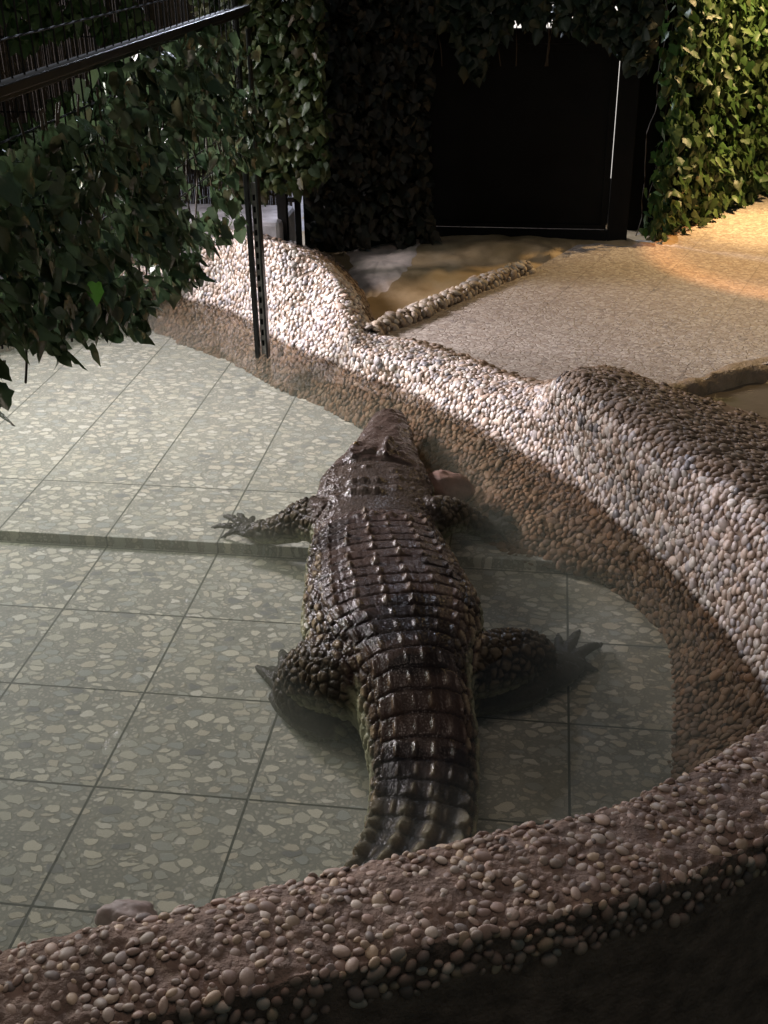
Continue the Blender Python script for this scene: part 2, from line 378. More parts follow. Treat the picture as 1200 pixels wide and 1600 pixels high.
# ------------------------------------------------------------------ lofted banks
def loft(stations, nu, nv, kern=1):
    """stations (m,k,3) -> dense grid (nu,nv,3), smooth along the bank, gently rounded across it"""
    A = catmull(np.array(stations), nu)
    B = catmull(np.swapaxes(A, 0, 1), nv)
    B = np.swapaxes(B, 0, 1)
    return B
def grid_obj(name, G, mat, parent=None, jitter=.004):
    nu, nv = G.shape[:2]; V = G.reshape(-1, 3).copy()
    V += (fbm(V*18, 3)*jitter)[:, None]*np.array([.3, .3, 1])
    i = np.arange(nu-1)[:, None]*nv+np.arange(nv-1)[None]
    F = np.stack([i, i+nv, i+nv+1, i+1], -1).reshape(-1, 4)
    return mesh_obj(name, V, F, mat, parent)
def grid_normals(G):
    du = np.gradient(G, axis=0); dv = np.gradient(G, axis=1); n = np.cross(du, dv)
    n /= np.linalg.norm(n, axis=-1, keepdims=True)+1e-9
    return n
def scatter(G, spacing, seed=1, mask=None, keep=1.0):
    """blue-noise points on the grid surface -> positions, normals, tangent"""
    rng = np.random.default_rng(seed)
    n = grid_normals(G); du = np.gradient(G, axis=0); dv = np.gradient(G, axis=1)
    a = np.linalg.norm(np.cross(du, dv), axis=-1)[:-1, :-1].ravel(); tot = a.sum()
    K = int(tot/(spacing**2)*9); cell = rng.choice(len(a), K, p=a/tot)
    nu, nv = G.shape[:2]; ci = cell//(nv-1); cj = cell % (nv-1); fu = rng.random(K)[:, None]; fv = rng.random(K)[:, None]
    def lerp(A): return (A[ci, cj]*(1-fu)*(1-fv)+A[ci+1, cj]*fu*(1-fv)+A[ci, cj+1]*(1-fu)*fv+A[ci+1, cj+1]*fu*fv)
    P = lerp(G); Nn = lerp(n); T = lerp(dv)
    Nn /= np.linalg.norm(Nn, axis=1, keepdims=True)+1e-9
    grid = {}; out = []; s2 = spacing*spacing
    ks = np.floor(P/spacing).astype(int)
    Pl = P.tolist(); kl = ks.tolist()
    for t in range(K):
        x, y, z = Pl[t]; kx, ky, kz = kl[t]; ok = True
        for ax in (kx-1, kx, kx+1):
            for ay in (ky-1, ky, ky+1):
                for az in (kz-1, kz, kz+1):
                    for (qx, qy, qz) in grid.get((ax, ay, az), ()):
                        if (qx-x)**2+(qy-y)**2+(qz-z)**2 < s2: ok = False; break
                    if not ok: break
                if not ok: break
            if not ok: break
        if ok: grid.setdefault((kx, ky, kz), []).append((x, y, z)); out.append(t)
    out = np.array(out)
    if keep < 1: out = out[rng.random(len(out)) < keep]
    P, Nn, T = P[out], Nn[out], T[out]
    if mask is not None:
        m = mask(P); P, Nn, T = P[m], Nn[m], T[m]
    return P, Nn, T
def ico(sub):
    import bmesh
    bm = bmesh.new(); bmesh.ops.create_icosphere(bm, subdivisions=sub, radius=1)
    bm.verts.ensure_lookup_table()
    v = np.array([x.co[:] for x in bm.verts]); f = np.array([[q.index for q in p.verts] for p in bm.faces]); bm.free()
    return v, f
def pebbles(name, P, Nn, T, size, mat, parent=None, sub=2, seed=3, sink=.15, flat=.55, long=1.45, along=.9):
    rng = np.random.default_rng(seed); k = len(P)
    v, f = ico(sub)
    T = T-(T*Nn).sum(1, keepdims=True)*Nn; T /= np.linalg.norm(T, axis=1, keepdims=True)+1e-9
    B = np.cross(Nn, T); ang = rng.normal(0, along, k)[:, None]
    A = T*np.cos(ang)+B*np.sin(ang); Bq = np.cross(Nn, A)
    s = size*np.clip(rng.lognormal(0, .22, k), .6, 1.7)[:, None]
    tilt = rng.normal(0, .18, (k, 1)); Nn2 = Nn*np.cos(tilt)+A*np.sin(tilt); A = np.cross(Bq, Nn2)
    la = s*(1+(long-1)*rng.random((k, 1))*1.3)*.5; lb = s*.5*(.8+.3*rng.random((k, 1))); lc = s*.5*(flat+.25*rng.random((k, 1)))
    C = P+Nn*(lc*(1-2*sink)*.6)
    # each stone slightly out of round
    sx = 1+.22*(rng.random((k, 1))-.5)*v[None, :, 0]*1.6 + .12*(rng.random((k, 1))-.5)
    V = C[:, None]+A[:, None]*(v[None, :, 0:1]*la[:, None])+Bq[:, None]*((v[None, :, 1]*sx)[..., None]*lb[:, None])+Nn2[:, None]*(v[None, :, 2:3]*lc[:, None])
    F = (f[None]+(np.arange(k)*len(v))[:, None, None]).reshape(-1, 3)
    return mesh_obj(name, V.reshape(-1, 3), F, mat, parent)

U = at
raw = [  # toe, waterline, front of crest, back of crest, outer toe: photo pixel and height
 [(-60,560,.05),(-10,500,.25),(20,470,.36),(35,455,.38),(50,440,.34)],
 [(60,540,.05),(110,480,.25),(140,445,.37),(150,432,.39),(160,410,.34)],
 [(130,525,.05),(185,465,.25),(205,432,.39),(215,420,.41),(225,400,.34)],
 [(215,512,.05),(238,455,.25),(248,431,.40),(262,423,.41),(280,405,.34)],
 [(285,538,.05),(303,470,.25),(308,402,.52),(320,388,.55),(345,372,.42)],
 [(325,553,.05),(345,481,.25),(346,370,.66),(358,364,.67),(380,350,.55)],
 [(370,572,.05),(389,500,.25),(388,386,.66),(400,378,.67),(415,362,.60)],
 [(420,600,.05),(440,532,.25),(437,396,.67),(452,388,.67),(475,385,.45)],
 [(460,618,.05),(480,550,.25),(483,418,.61),(500,410,.61),(522,403,.38)],
 [(500,634,.05),(520,565,.25),(520,456,.54),(546,452,.52),(566,456,.32)],
 [(525,648,.05),(545,578,.25),(546,522,.41),(570,503,.41),(590,512,.31)],
 [(555,664,.05),(575,590,.25),(570,552,.37),(580,526,.38),(600,522,.31)],
 [(600,692,.05),(625,607,.25),(640,572,.37),(645,540,.38),(665,532,.32)],
 [(660,737,.05),(700,645,.25),(718,602,.37),(722,565,.38),(740,555,.32)],
 [(715,795,.05),(780,685,.25),(798,640,.38),(795,594,.39),(810,582,.32)],
 [(760,845,.05),(845,722,.25),(850,645,.44),(848,607,.46),(870,592,.33)],
 [(820,872,.05),(890,752,.25),(880,602,.61),(905,580,.62),(955,574,.34)],
 [(862,885,.03),(965,815,.25),(960,650,.62),(1000,608,.60),(1050,606,.30)],
 [(945,915,.0),(1045,887,.25),(1055,712,.62),(1080,655,.59),(1160,640,.30)],
 [(1025,990,-.03),(1117,965,.25),(1128,762,.62),(1165,705,.58),(1250,680,.31)],
 [(1040,1060,-.03),(1160,1023,.25),(1200,815,.62),(1245,750,.58),(1340,730,.33)],
 [(1038,1140,-.03),(1200,1083,.25),(1290,885,.62),(1345,825,.58),(1450,800,.35)],
 [(1034,1216,-.03),(1225,1155,.25),(1370,1000,.60),(1450,950,.57),(1560,900,.40)],
 [(1030,1300,-.03),(1240,1240,.25),(1410,1120,.58),(1500,1090,.56),(1620,1050,.42)],
]
ST = np.array([[U(*q) for q in r] for r in raw])
# waterline pulled to a slightly convex bank
G = loft(ST, 420, 90)
low_ = sstep(.27, .20, G[..., 2])*0+np.clip((.25-G[..., 2])/.08, 0, 1)*np.clip((G[..., 2]-.02)/.04, 0, 1)
G[..., 2] += low_*(.024*fbm(G*np.array([5, 5, 2]), 3)+.010*np.sin(G[..., 0]*17+G[..., 1]*9))
bank = grid_obj('pebble_bank', G, CEMENT)
tag(bank, 'pebble covered pond wall curving round the far side of the pool with two humps', 'wall')
P, Nn, T = scatter(G, .0212, 5)
if Nn[:, 2].mean() < 0: Nn = -Nn
nu_, nv_ = G.shape[:2]; Gf = G.reshape(-1, 3); v_of = np.zeros(len(P)); u_of = np.zeros(len(P))
for a in range(0, len(P), 500):
    k_ = ((P[a:a+500, None]-Gf[None, ::3])**2).sum(-1).argmin(1)*3; v_of[a:a+500] = (k_ % nv_)/(nv_-1)*4; u_of[a:a+500] = (k_//nv_)/(nu_-1)*(len(raw)-1)
wob = .18*fbm(P*4, 3)
muddy = (u_of > 15.2) & (v_of > 2.02+wob+.25*(u_of < 16)) | (v_of > 3.25+wob)
peb = pebbles('pebble_facing', P[~muddy], Nn[~muddy], T[~muddy], .0275, PEB, bank, 2, 11, along=.7, flat=.38, sink=.25); tag(peb, kind='stuff')
keepm = RNG.random(len(P)) < np.clip(1.25-.55*(v_of-2), .25, 1)
mq = muddy & keepm
peb = pebbles('muddy_pebbles', P[mq], Nn[mq], T[mq], .030, PEB_MUD, bank, 2, 12, sink=.42, along=1.2, flat=.4); tag(peb, 'pebbles on top of the hump half sunk in brown mud', kind='stuff')
print('bank pebbles', len(P))

# near coping
inner = [(-500,1640),(-250,1570),(-90,1512),(0,1487),(100,1462),(225,1432),(325,1408),(450,1376),(600,1342),(725,1307),(825,1285),(950,1260),(1040,1222),(1100,1190),(1200,1128),(1330,1010),(1440,900)]
outer = [(-500,1850),(-250,1760),(-90,1675),(0,1640),(100,1608),(240,1580),(350,1552),(450,1526),(600,1490),(700,1465),(790,1442),(900,1415),(1050,1370),(1110,1345),(1200,1298),(1370,1200),(1500,1090)]
rst = []
for a, b in zip(inner, outer):
    A = U(*a, .50); B = U(*b, .50); d = B-A; d[2] = 0
    rst.append([A*[1, 1, 0]+[0, 0, -.05]-d*.12, A*[1, 1, 0]+[0, 0, .25]-d*.06, A+[0, 0, -.04]-d*.03, A+d*.05, A+d*.35+[0, 0, .012], A+d*.68+[0, 0, .008], B-d*.03, B+d*.05+[0, 0, -.05],
                B*[1, 1, 0]+d*.07+[0, 0, .1], B*[1, 1, 0]+d*.08+[0, 0, -.75]])
G2 = loft(rst, 560, 150)
mids = [(U(*a, .5)*.6+U(*b, .5)*.4)[:2] for a, b in zip(inner, outer)]
pf_ = [(-2.6, .03), (2.45, .03)]+[tuple(m_) for m_ in reversed(mids)]+[(-2.6, -3.1)]; n = len(pf_)
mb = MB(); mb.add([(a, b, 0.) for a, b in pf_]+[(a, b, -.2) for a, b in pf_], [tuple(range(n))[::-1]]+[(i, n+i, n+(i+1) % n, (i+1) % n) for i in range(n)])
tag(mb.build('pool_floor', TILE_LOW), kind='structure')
G2[..., 2] += (fbm(G2*np.array([6, 6, 6]), 3)*.008)+fbm(G2*40, 3)*.004
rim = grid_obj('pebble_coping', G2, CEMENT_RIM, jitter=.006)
tag(rim, 'rosy pebble and cement rim of the pool nearest the viewer, dark on its outer side', 'wall')
P, Nn, T = scatter(G2[:, 25:112], .0225, 8, keep=.74)
if Nn[:, 2].mean() < 0: Nn = -Nn
n1 = fbm(P*3, 2)
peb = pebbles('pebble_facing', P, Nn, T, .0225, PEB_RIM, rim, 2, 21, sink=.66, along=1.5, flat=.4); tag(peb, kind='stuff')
P, Nn, T = scatter(G2[:, 25:112], .075, 19, keep=.35)
if Nn[:, 2].mean() < 0: Nn = -Nn
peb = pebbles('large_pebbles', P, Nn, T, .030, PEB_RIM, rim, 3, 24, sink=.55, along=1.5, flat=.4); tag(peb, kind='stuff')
P, Nn, T = scatter(G2[:, 25:112], .019, 9, keep=.4)
if Nn[:, 2].mean() < 0: Nn = -Nn
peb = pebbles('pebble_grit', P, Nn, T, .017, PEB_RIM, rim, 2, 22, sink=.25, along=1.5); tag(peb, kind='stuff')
# dense row of stones down the outer lip
P, Nn, T = scatter(G2[:, 104:122], .024, 10, keep=.85)
if (Nn[:, 1].mean() > 0): Nn = -Nn
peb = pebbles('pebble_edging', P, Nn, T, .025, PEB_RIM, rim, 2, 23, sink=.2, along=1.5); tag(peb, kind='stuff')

# ------------------------------------------------------------------ terrace, sand hollow, mud hollow, pebble kerb
tz = .35
tp = [U(560,532,tz), U(640,508,tz), U(740,463,tz), U(828,424,tz), U(880,395,tz), U(920,372,tz), (1.95, 4.22), (3.7, 6.9), (14, 8), (14, .6), U(1500,480,tz), U(1260,552,tz), U(1200,568,tz), U(1160,574,tz), U(1110,590,tz), U(1070,603,tz), U(1030,618,tz), U(950,640,tz), U(850,645,tz), U(760,610,tz), U(640,560,tz)]
mbt = MB(); n = len(tp)
top = [(p[0], p[1], tz) for p in tp]; bot = [(p[0], p[1], .1) for p in tp]
mbt.add(top+bot, [tuple(range(n))]+[(i, n+i, n+(i+1) % n, (i+1) % n) for i in range(n)])
tag(mbt.build('terrace', TERR), kind='structure')

def field(name, x0, x1, y0, y1, fn, mat, res=.02):
    xs = np.arange(x0, x1, res); ys = np.arange(y0, y1, res)
    X, Y = np.meshgrid(xs, ys, indexing='ij'); Z = fn(X, Y)
    V = np.stack([X, Y, Z], -1).reshape(-1, 3); nv = len(ys); i = np.arange(len(xs)-1)[:, None]*nv+np.arange(nv-1)[None]
    F = np.stack([i, i+nv, i+nv+1, i+1], -1).reshape(-1, 4); bad = in_poly(V[:, 0], V[:, 1])
    F = F[~bad[F].any(1)]; used = np.unique(F); rm = np.full(len(V), -1); rm[used] = np.arange(len(used))
    return mesh_obj(name, V[used], rm[F], mat)
POND = np.array([((r[2]+r[3])/2)[:2] for r in ST]+[U(a, b, .5)[:2] for a, b in reversed(inner)]+[(-4, -2.5), (-4, 2.6)])
def in_poly(x, y, P=POND):
    r = np.zeros(x.shape, bool); n = len(P)
    for i in range(n):
        (x1, y1), (x2, y2) = P[i], P[(i+1) % n]
        if y1 == y2: continue
        r ^= ((y1 > y) != (y2 > y)) & (x < (x2-x1)*(y-y1)/(y2-y1)+x1)
    return r
def sandz(X, Y):
    q = np.stack([X*1.8, Y*1.8, X*0], -1); b = np.stack([X*9, Y*9, X*0+3], -1)
    return .30+.035*fbm(q, 3)+.008*fbm(b, 3)+.06*sstep(3.2, 4.1, Y)
o = field('sand', -.6, 2.3, 1.5, 4.7, sandz, SAND); tag(o, kind='structure')
# pale patch: light reflected on the wet hollow, put into colour and shape
glare_px = [(575,372),(600,368),(668,371),(664,384),(652,395),(640,420),(628,432),(600,448),(575,457),(560,450),(545,447),(540,432),(552,418),(545,400),(560,390)]
cp = catmull(np.array([U(a, b, .31)[:2] for a, b in glare_px+glare_px[:1]]), 120)[:-1]
c0 = cp.mean(0); rings = []
for k, s in enumerate((1, .85, .6, .3)):
    q = c0+(cp-c0)*(s*(1+(.05*np.sin(np.arange(len(cp))*1.3)+.04*np.sin(np.arange(len(cp))*.37*k+1) if k == 0 else 0))[:, None] if k == 0 else s)
    rings.append(np.column_stack([q, sandz(q[:, 0], q[:, 1])+(.0 if k == 0 else .012)]))
V = np.concatenate(rings+[np.array([[*c0, sandz(c0[0:1], c0[1:2])[0]+.012]])]); m = len(cp); F = []
for k in range(3):
    for i in range(m): F.append((k*m+i, k*m+(i+1) % m, (k+1)*m+(i+1) % m, (k+1)*m+i))
for i in range(m): F.append((3*m+i, 3*m+(i+1) % m, 4*m))
o = mesh_obj('sand_glare', V, F, GLARE); tag(o, kind='structure')
def mudz(X, Y):
    q = np.stack([X*2.2, Y*2.2, X*0+7], -1); b = np.stack([X*12, Y*12, X*0+3], -1)
    return .285+.045*fbm(q, 3)+.012*fbm(b, 4)
o = field('mud_hollow', 1.2, 6.0, -1.2, 2.3, mudz, MUD); tag(o, kind='structure')
pw, ntw, bw, ow = new_mat('shallow_puddle')
bw.inputs['Base Color'].default_value = (.16, .125, .085, 1); bw.inputs['Roughness'].default_value = .12
ntw.links.new(bump(ntw, noise(ntw, geopos(ntw), 14), .25, .01), bw.inputs['Normal'])
o = field('puddle', 1.3, 6, -.6, 2.0, lambda X, Y: X*0+.286, pw, .05); tag(o, kind='structure')

# low pebble kerb between sand and terrace
kl = [(578,526),(600,512),(640,497),(690,474),(740,452),(790,432),(822,421)]
st = []
for i, q in enumerate(kl):
    c = U(*q, .36); j = U(*kl[min(i+1, len(kl)-1)], .36)-U(*kl[max(i-1, 0)], .36); j /= np.linalg.norm(j); s = np.cross(j, (0, 0, 1)); s *= .05
    st.append([c-s*1.1+[0, 0, -.10], c-s+[0, 0, .02], c-s*.3+[0, 0, .042], c+s*.3+[0, 0, .042], c+s+[0, 0, .02], c+s*1.1+[0, 0, -.07]])
G3 = loft(st, 140, 22); kerb = grid_obj('pebble_kerb', G3, CEMENT)
tag(kerb, 'low straight line of pebbles dividing the sand hollow from the paved terrace', 'kerb')
P, Nn, T = scatter(G3, .029, 15)
if Nn[:, 2].mean() < 0: Nn = -Nn
peb = pebbles('pebble_facing', P, Nn, T, .037, PEB_KERB, kerb, 2, 31, along=.6); tag(peb, kind='stuff')
# ragged stones along the edge of the mud hollow
ed = [U(1030,618,.35), U(1070,603,.35), U(1110,590,.35), U(1160,574,.35), U(1210,565,.35), U(1300,545,.35)]
st = [[e+[-.02, -.10, -.08], e+[0, -.05, -.02], e+[0, -.01, .006], e+[0, .05, .008], e+[0, .08, -.01]] for e in ed]
G4 = loft(st, 90, 14); G4[..., 2] += fbm(G4*9, 3)*.018; G4[..., 1] += fbm(G4*7+4, 3)*.03
edge = grid_obj('mud_edge', G4, MUD); tag(edge, kind='structure')

# yard floor behind the left part of the bank, and the concrete block beside the far post
yard = simple('pale_yard_floor', (.34, .32, .33), .7, nscale=10, namt=.35, bump_s=.5, bscale=60, bdist=.005)
o = field('yard_floor', -7, -.3, 2.0, 7, lambda X, Y: X*0+.335, yard, .05); tag(o, kind='structure')
mb = MB(); mb.box((-1.3, 3.02, .2), (-.34, 3.5, .70))
o = mb.build('concrete_block', CONC, bevel=.03); tag(o, 'grey concrete block behind the tallest hump of the pebble wall, beside the dark post', 'block')

# ------------------------------------------------------------------ water
WL_ = [U(*r[1][:2], .27) for r in raw]; wpts = []
for r, q in zip(ST, WL_):
    out = r[2]-r[1]; out[2] = 0; out /= np.linalg.norm(out)+1e-9
    wpts.append(q+out*.03)
rim_in = [np.array(U(*a, .5)) for a in inner]
poly = [p[:2] for p in wpts] + [(2.45, -1.9)] + [(p[0]+.02, p[1]-.06) for p in reversed(rim_in[:15])] + [(-2.4, -3.0), (-3.0, 0), (-3.0, 3.0)]
mw, nt, b, o = new_mat('pond_water'); nt.nodes.remove(b)
tr = N(nt, 'ShaderNodeBsdfTransparent'); gl = N(nt, 'ShaderNodeBsdfGlossy'); gl.inputs['Roughness'].default_value = .03
fr = N(nt, 'ShaderNodeFresnel'); fr.inputs[0].default_value = 1.33; mx = N(nt, 'ShaderNodeMixShader')
bp = bump(nt, noise(nt, geopos(nt), 7, 3), .12, .01); nt.links.new(bp, gl.inputs['Normal']); nt.links.new(bp, fr.inputs['Normal'])
g = N(nt, 'ShaderNodeNewGeometry')
nt.links.new(mathn(nt, 'MULTIPLY', fr.outputs[0], mathn(nt, 'SUBTRACT', 1.0, g.outputs['Backfacing'])), mx.inputs[0]); nt.links.new(tr.outputs[0], mx.inputs[1]); nt.links.new(gl.outputs[0], mx.inputs[2]); nt.links.new(mx.outputs[0], o.inputs[0])
pv = N(nt, 'ShaderNodeVolumePrincipled'); pv.inputs['Color'].default_value = (.62, .65, .50, 1); pv.inputs['Density'].default_value = .46; pv.inputs['Anisotropy'].default_value = .3
nt.links.new(pv.outputs[0], o.inputs['Volume'])
n = len(poly); V = [(p[0], p[1], .27) for p in poly]+[(p[0], p[1], -.06) for p in poly]
F = [tuple(range(n)), tuple(range(2*n-1, n-1, -1))]+[(i, n+i, n+(i+1) % n, (i+1) % n) for i in range(n)]
import bmesh
wo = mesh_obj('water', V, F, mw, smooth=False); tag(wo, kind='structure')
bm = bmesh.new(); bm.from_mesh(wo.data); bmesh.ops.recalc_face_normals(bm, faces=bm.faces)
bmesh.ops.triangulate(bm, faces=bm.faces); bm.to_mesh(wo.data); bm.free()

# ------------------------------------------------------------------ submerged rock
v, f = ico(4)
q = v*np.array([.128, .095, .085]); q *= (1+.16*fbm(v*1.3+3, 3))[:, None]; q[:, 0] = np.where(q[:, 0] > 0, q[:, 0]*1.0, q[:, 0]*.8)
q[:, 1] *= np.where(q[:, 0] > 0, 1-.55*np.clip(q[:, 0]/.155, 0, 1), 1)
q += v*(fbm(v*5, 3)*.006)[:, None]
cpt = U(692, 764, .18); q = q@np.array([[math.cos(.1), -math.sin(.1), 0], [math.sin(.1), math.cos(.1), 0], [0, 0, 1]])+cpt
o = mesh_obj('rock', q, f, ROCK); tag(o, 'smooth pinkish rock under water beside the right of the crocodile\'s neck', 'rock')

v, f = ico(4); q = v*np.array([.085, .055, .06]); q *= (1+.2*fbm(v*1.6+8, 3))[:, None]; q += U(198, 1440, .14)
o = mesh_obj('rock', q, f, simple('mauve_stone', (.27, .21, .20), .6, nscale=20, bump_s=.5)); tag(o, 'small pale mauve stone in the water against the near rim at lower left', 'rock')
# ------------------------------------------------------------------ crocodile
# spine of the back: photo pixel, height of the back, half width, height of the belly
sp = [(607,639,.270,.072,.20),(606,650,.300,.102,.17),(603,664,.305,.134,.14),(599,680,.320,.158,.11),(593,697,.352,.205,.09),(588,715,.352,.240,.09),
      (585,738,.355,.250,.09),(583,762,.370,.246,.09),(584,788,.385,.245,.09),(590,815,.410,.268,.09),(600,850,.440,.292,.07),(611,890,.460,.312,.05),(622,930,.465,.292,.03),
      (634,975,.455,.225,.03),(645,1015,.435,.185,.04),(653,1055,.395,.176,.05),(660,1100,.350,.170,.012),(663,1150,.300,.162,.012),(663,1200,.262,.156,.015),(658,1250,.240,.152,.02),(648,1300,.225,.148,.02)]
SPN = [np.array([*U(a, b, zt)[:2], zt, hw, zb]) for a, b, zt, hw, zb in sp]
e = SPN[-1][:2]
for dx, dy, zt, hw in ((-.04,-.13,.225,.135), (-.11,-.23,.19,.11), (-.21,-.29,.14,.08), (-.33,-.31,.10,.05), (-.45,-.31,.07,.02)):
    SPN.append(np.array([e[0]+dx, e[1]+dy, zt, hw, .02]))
SPN = np.array(SPN); SD = catmull(SPN, 460)
sxy = SD[:, :2]; tan = np.gradient(sxy, axis=0); tan /= np.linalg.norm(tan, axis=1, keepdims=True)
lat = np.stack([-tan[:, 1], tan[:, 0]], 1)           # points to the animal's ... photo right side is +
if lat[200, 0] < 0: lat = -lat
arc = np.concatenate([[0], np.cumsum(np.linalg.norm(np.diff(sxy, axis=0), axis=1))])
def s_at(u, v, z):
    p = U(u, v, z)[:2]; return arc[np.argmin(((sxy-p)**2).sum(1))]
S_TABLE = s_at(590, 709, .355); S_NECK = s_at(586, 795, .39); S_HIP = s_at(654, 1050, .41); S_TAIL = s_at(662, 1150, .35)
def body_shell():
    K = 40; t = np.linspace(0, 2*np.pi, K, endpoint=False); c, s = np.cos(t), np.sin(t)
    rings = []
    for i in range(0, len(SD), 4):
        x, y, zt, hw, zb = SD[i]; h = zt-zb; zc = zb+h*.46
        head = 1-sstep(S_TABLE-.05, S_NECK, arc[i]); tail = sstep(S_HIP, S_TAIL+.3, arc[i])
        pw_ = .80-.08*head-.14*tail
        zc = zb+h*(.46+.2*tail); a = hw*np.sign(c)*np.abs(c)**.85*np.where(s > 0, 1, 1-.12*np.abs(s))
        up = np.where(s > 0, (zt-zc)*np.abs(s)**pw_, -(zc-zb)*np.abs(s)**.7)
        if head > 0: a = a*np.where(s > 0, 1-.22*head*np.abs(s)**2, 1)
        rings.append(np.column_stack([x+lat[i, 0]*a, y+lat[i, 1]*a, zc+up]))
    V = np.concatenate(rings); n = len(rings); F = []
    for i in range(n-1):
        for k in range(K): F.append((i*K+k, i*K+(k+1) % K, (i+1)*K+(k+1) % K, (i+1)*K+k))
    F.append(tuple(range(K-1, -1, -1))); F.append(tuple((n-1)*K+k for k in range(K)))
    return V, F
def limb(pts, rad, flat=None, K=14, n=26):
    pts = catmull(np.array(pts, float), n); rad = catmull(np.array(rad, float)[:, None], n)[:, 0]
    fl = np.ones(n) if flat is None else catmull(np.array(flat, float)[:, None], n)[:, 0]
    d = np.gradient(pts, axis=0); d /= np.linalg.norm(d, axis=1, keepdims=True)
    x = np.cross(d, (0, 0, 1.)); x /= np.linalg.norm(x, axis=1, keepdims=True)+1e-9; y = np.cross(x, d)
    t = np.linspace(0, 2*np.pi, K, endpoint=False)
    R = [pts[i]+(x[i]*np.cos(t)[:, None]+y[i]*np.sin(t)[:, None]*fl[i])*rad[i] for i in range(n)]
    # rounded tips
    R = [pts[0]-d[0]*rad[0]*.5+(R[0]-pts[0])*.55]+R+[pts[-1]+d[-1]*rad[-1]*.5+(R[-1]-pts[-1])*.55]
    V = np.concatenate(R); m = len(R)
    F = [(i*K+k, i*K+(k+1) % K, (i+1)*K+(k+1) % K, (i+1)*K+k) for i in range(m-1) for k in range(K)]
    F.append(tuple(range(K-1, -1, -1))); F.append(tuple((m-1)*K+k for k in range(K)))
    return V, F
cm = MB(); cm.add(*body_shell()); CLAWS = []
def paw(wrist, root, toes, r0, rp, palm_z, toe_r):
    """flat palm plus separate tapering toes; toes = list of (tip pixel) at floor height"""
    wrist = np.array(wrist); root = np.array(root)
    cm.add(*limb([wrist, (wrist+root)/2+[0, 0, .005], root], [r0, rp, rp*.8], [.9, .55, .4]))
    mid = (wrist*.35+root*.65)
    for tip, rr in toes:
        tip = np.array(tip); d = tip-mid; L = np.linalg.norm(d)
        cm.add(*limb([mid, mid+d*.4+[0, 0, .012], mid+d*.75+[0, 0, .014], tip], [toe_r*rr*1.3, toe_r*rr*1.05, toe_r*rr*.8, toe_r*rr*.45], [.7, .8, .9, .9], K=10, n=14))
        CLAWS.append((tip-d/L*.006, d/L, toe_r*rr*.45))
fz = .085
# left fore leg (photo left)
cm.add(*limb([U(520,822,.24), U(485,812,.22), U(455,822,.18), U(430,830,.14), U(405,832,.115)], [.105, .092, .072, .058, .048]))
paw(U(408,832,.115), U(380,829,fz+.02), [(U(335,824,fz), 1), (U(351,807,fz), 1.05), (U(372,804,fz), 1.0), (U(397,809,fz), .85), (U(350,839,fz), .95)], .04, .052, fz, .017)
# right fore leg
cm.add(*limb([U(668,812,.24), U(700,806,.21), U(726,812,.17), U(748,822,.13), U(760,826,.115)], [.095, .078, .060, .046, .040]))
paw(U(756,826,.115), U(775,824,fz+.02), [(U(768,799,fz), .9), (U(786,801,fz), 1), (U(803,812,fz), 1.05), (U(808,828,fz), 1), (U(790,843,fz), .9)], .04, .052, fz, .017)
# left hind leg: thigh out to the knee, shank back to the heel, foot forward and outward
cm.add(*limb([U(602,1068,.23), U(562,1058,.25), U(524,1052,.225), U(490,1056,.18), U(468,1066,.13)], [.125, .142, .138, .118, .085]))
cm.add(*limb([U(470,1058,.14), U(466,1085,.10), U(480,1108,.075), U(505,1128,.06)], [.088, .085, .075, .060]))
cm.add(*limb([U(560,1105,.06), U(520,1125,.055), U(495,1128,.05)], [.06, .065, .060]))
paw(U(486,1122,.055), U(444,1082,.03), [(U(403,1044,.015), 1.15), (U(424,1046,.02), 1.35), (U(441,1020,.03), 1.35), (U(456,1040,.03), 1.3)], .066, .080, 0, .024)
# right hind leg
cm.add(*limb([U(700,1080,.09), U(765,1078,.075), U(815,1072,.07), U(842,1066,.07)], [.09, .085, .078, .06]))  # extra low limb added to block light reaching the floor under the thigh
cm.add(*limb([U(700,1045,.23), U(748,1040,.20), U(795,1030,.17), U(828,1028,.13), U(846,1036,.10)], [.105, .108, .105, .092, .075]))
cm.add(*limb([U(835,1022,.11), U(840,1045,.09), U(846,1065,.07)], [.078, .070, .060]))
paw(U(840,1065,.06), U(893,1030,.03), [(U(872,994,.03), 1.0), (U(904,988,.03), 1.15), (U(938,1008,.02), 1.15), (U(928,1046,.015), 1.05)], .066, .088, 0, .020)

tmp = mesh_obj('tmp_shell', np.concatenate(cm.v), cm.f)
rm = tmp.modifiers.new('r', 'REMESH'); rm.mode = 'VOXEL'; rm.voxel_size = .0043; rm.use_smooth_shade = True
sm = tmp.modifiers.new('s', 'SMOOTH'); sm.factor = .5; sm.iterations = 14
dg = bpy.context.evaluated_depsgraph_get(); ev = tmp.evaluated_get(dg)
me = bpy.data.meshes.new_from_object(ev); bpy.data.objects.remove(tmp)
me.name = 'crocodile'
V = np.zeros(len(me.vertices)*3); me.vertices.foreach_get('co', V); V = V.reshape(-1, 3)
NM = np.zeros(len(V)*3); me.vertices.foreach_get('normal', NM); NM = NM.reshape(-1, 3)
print('croc verts', len(V))
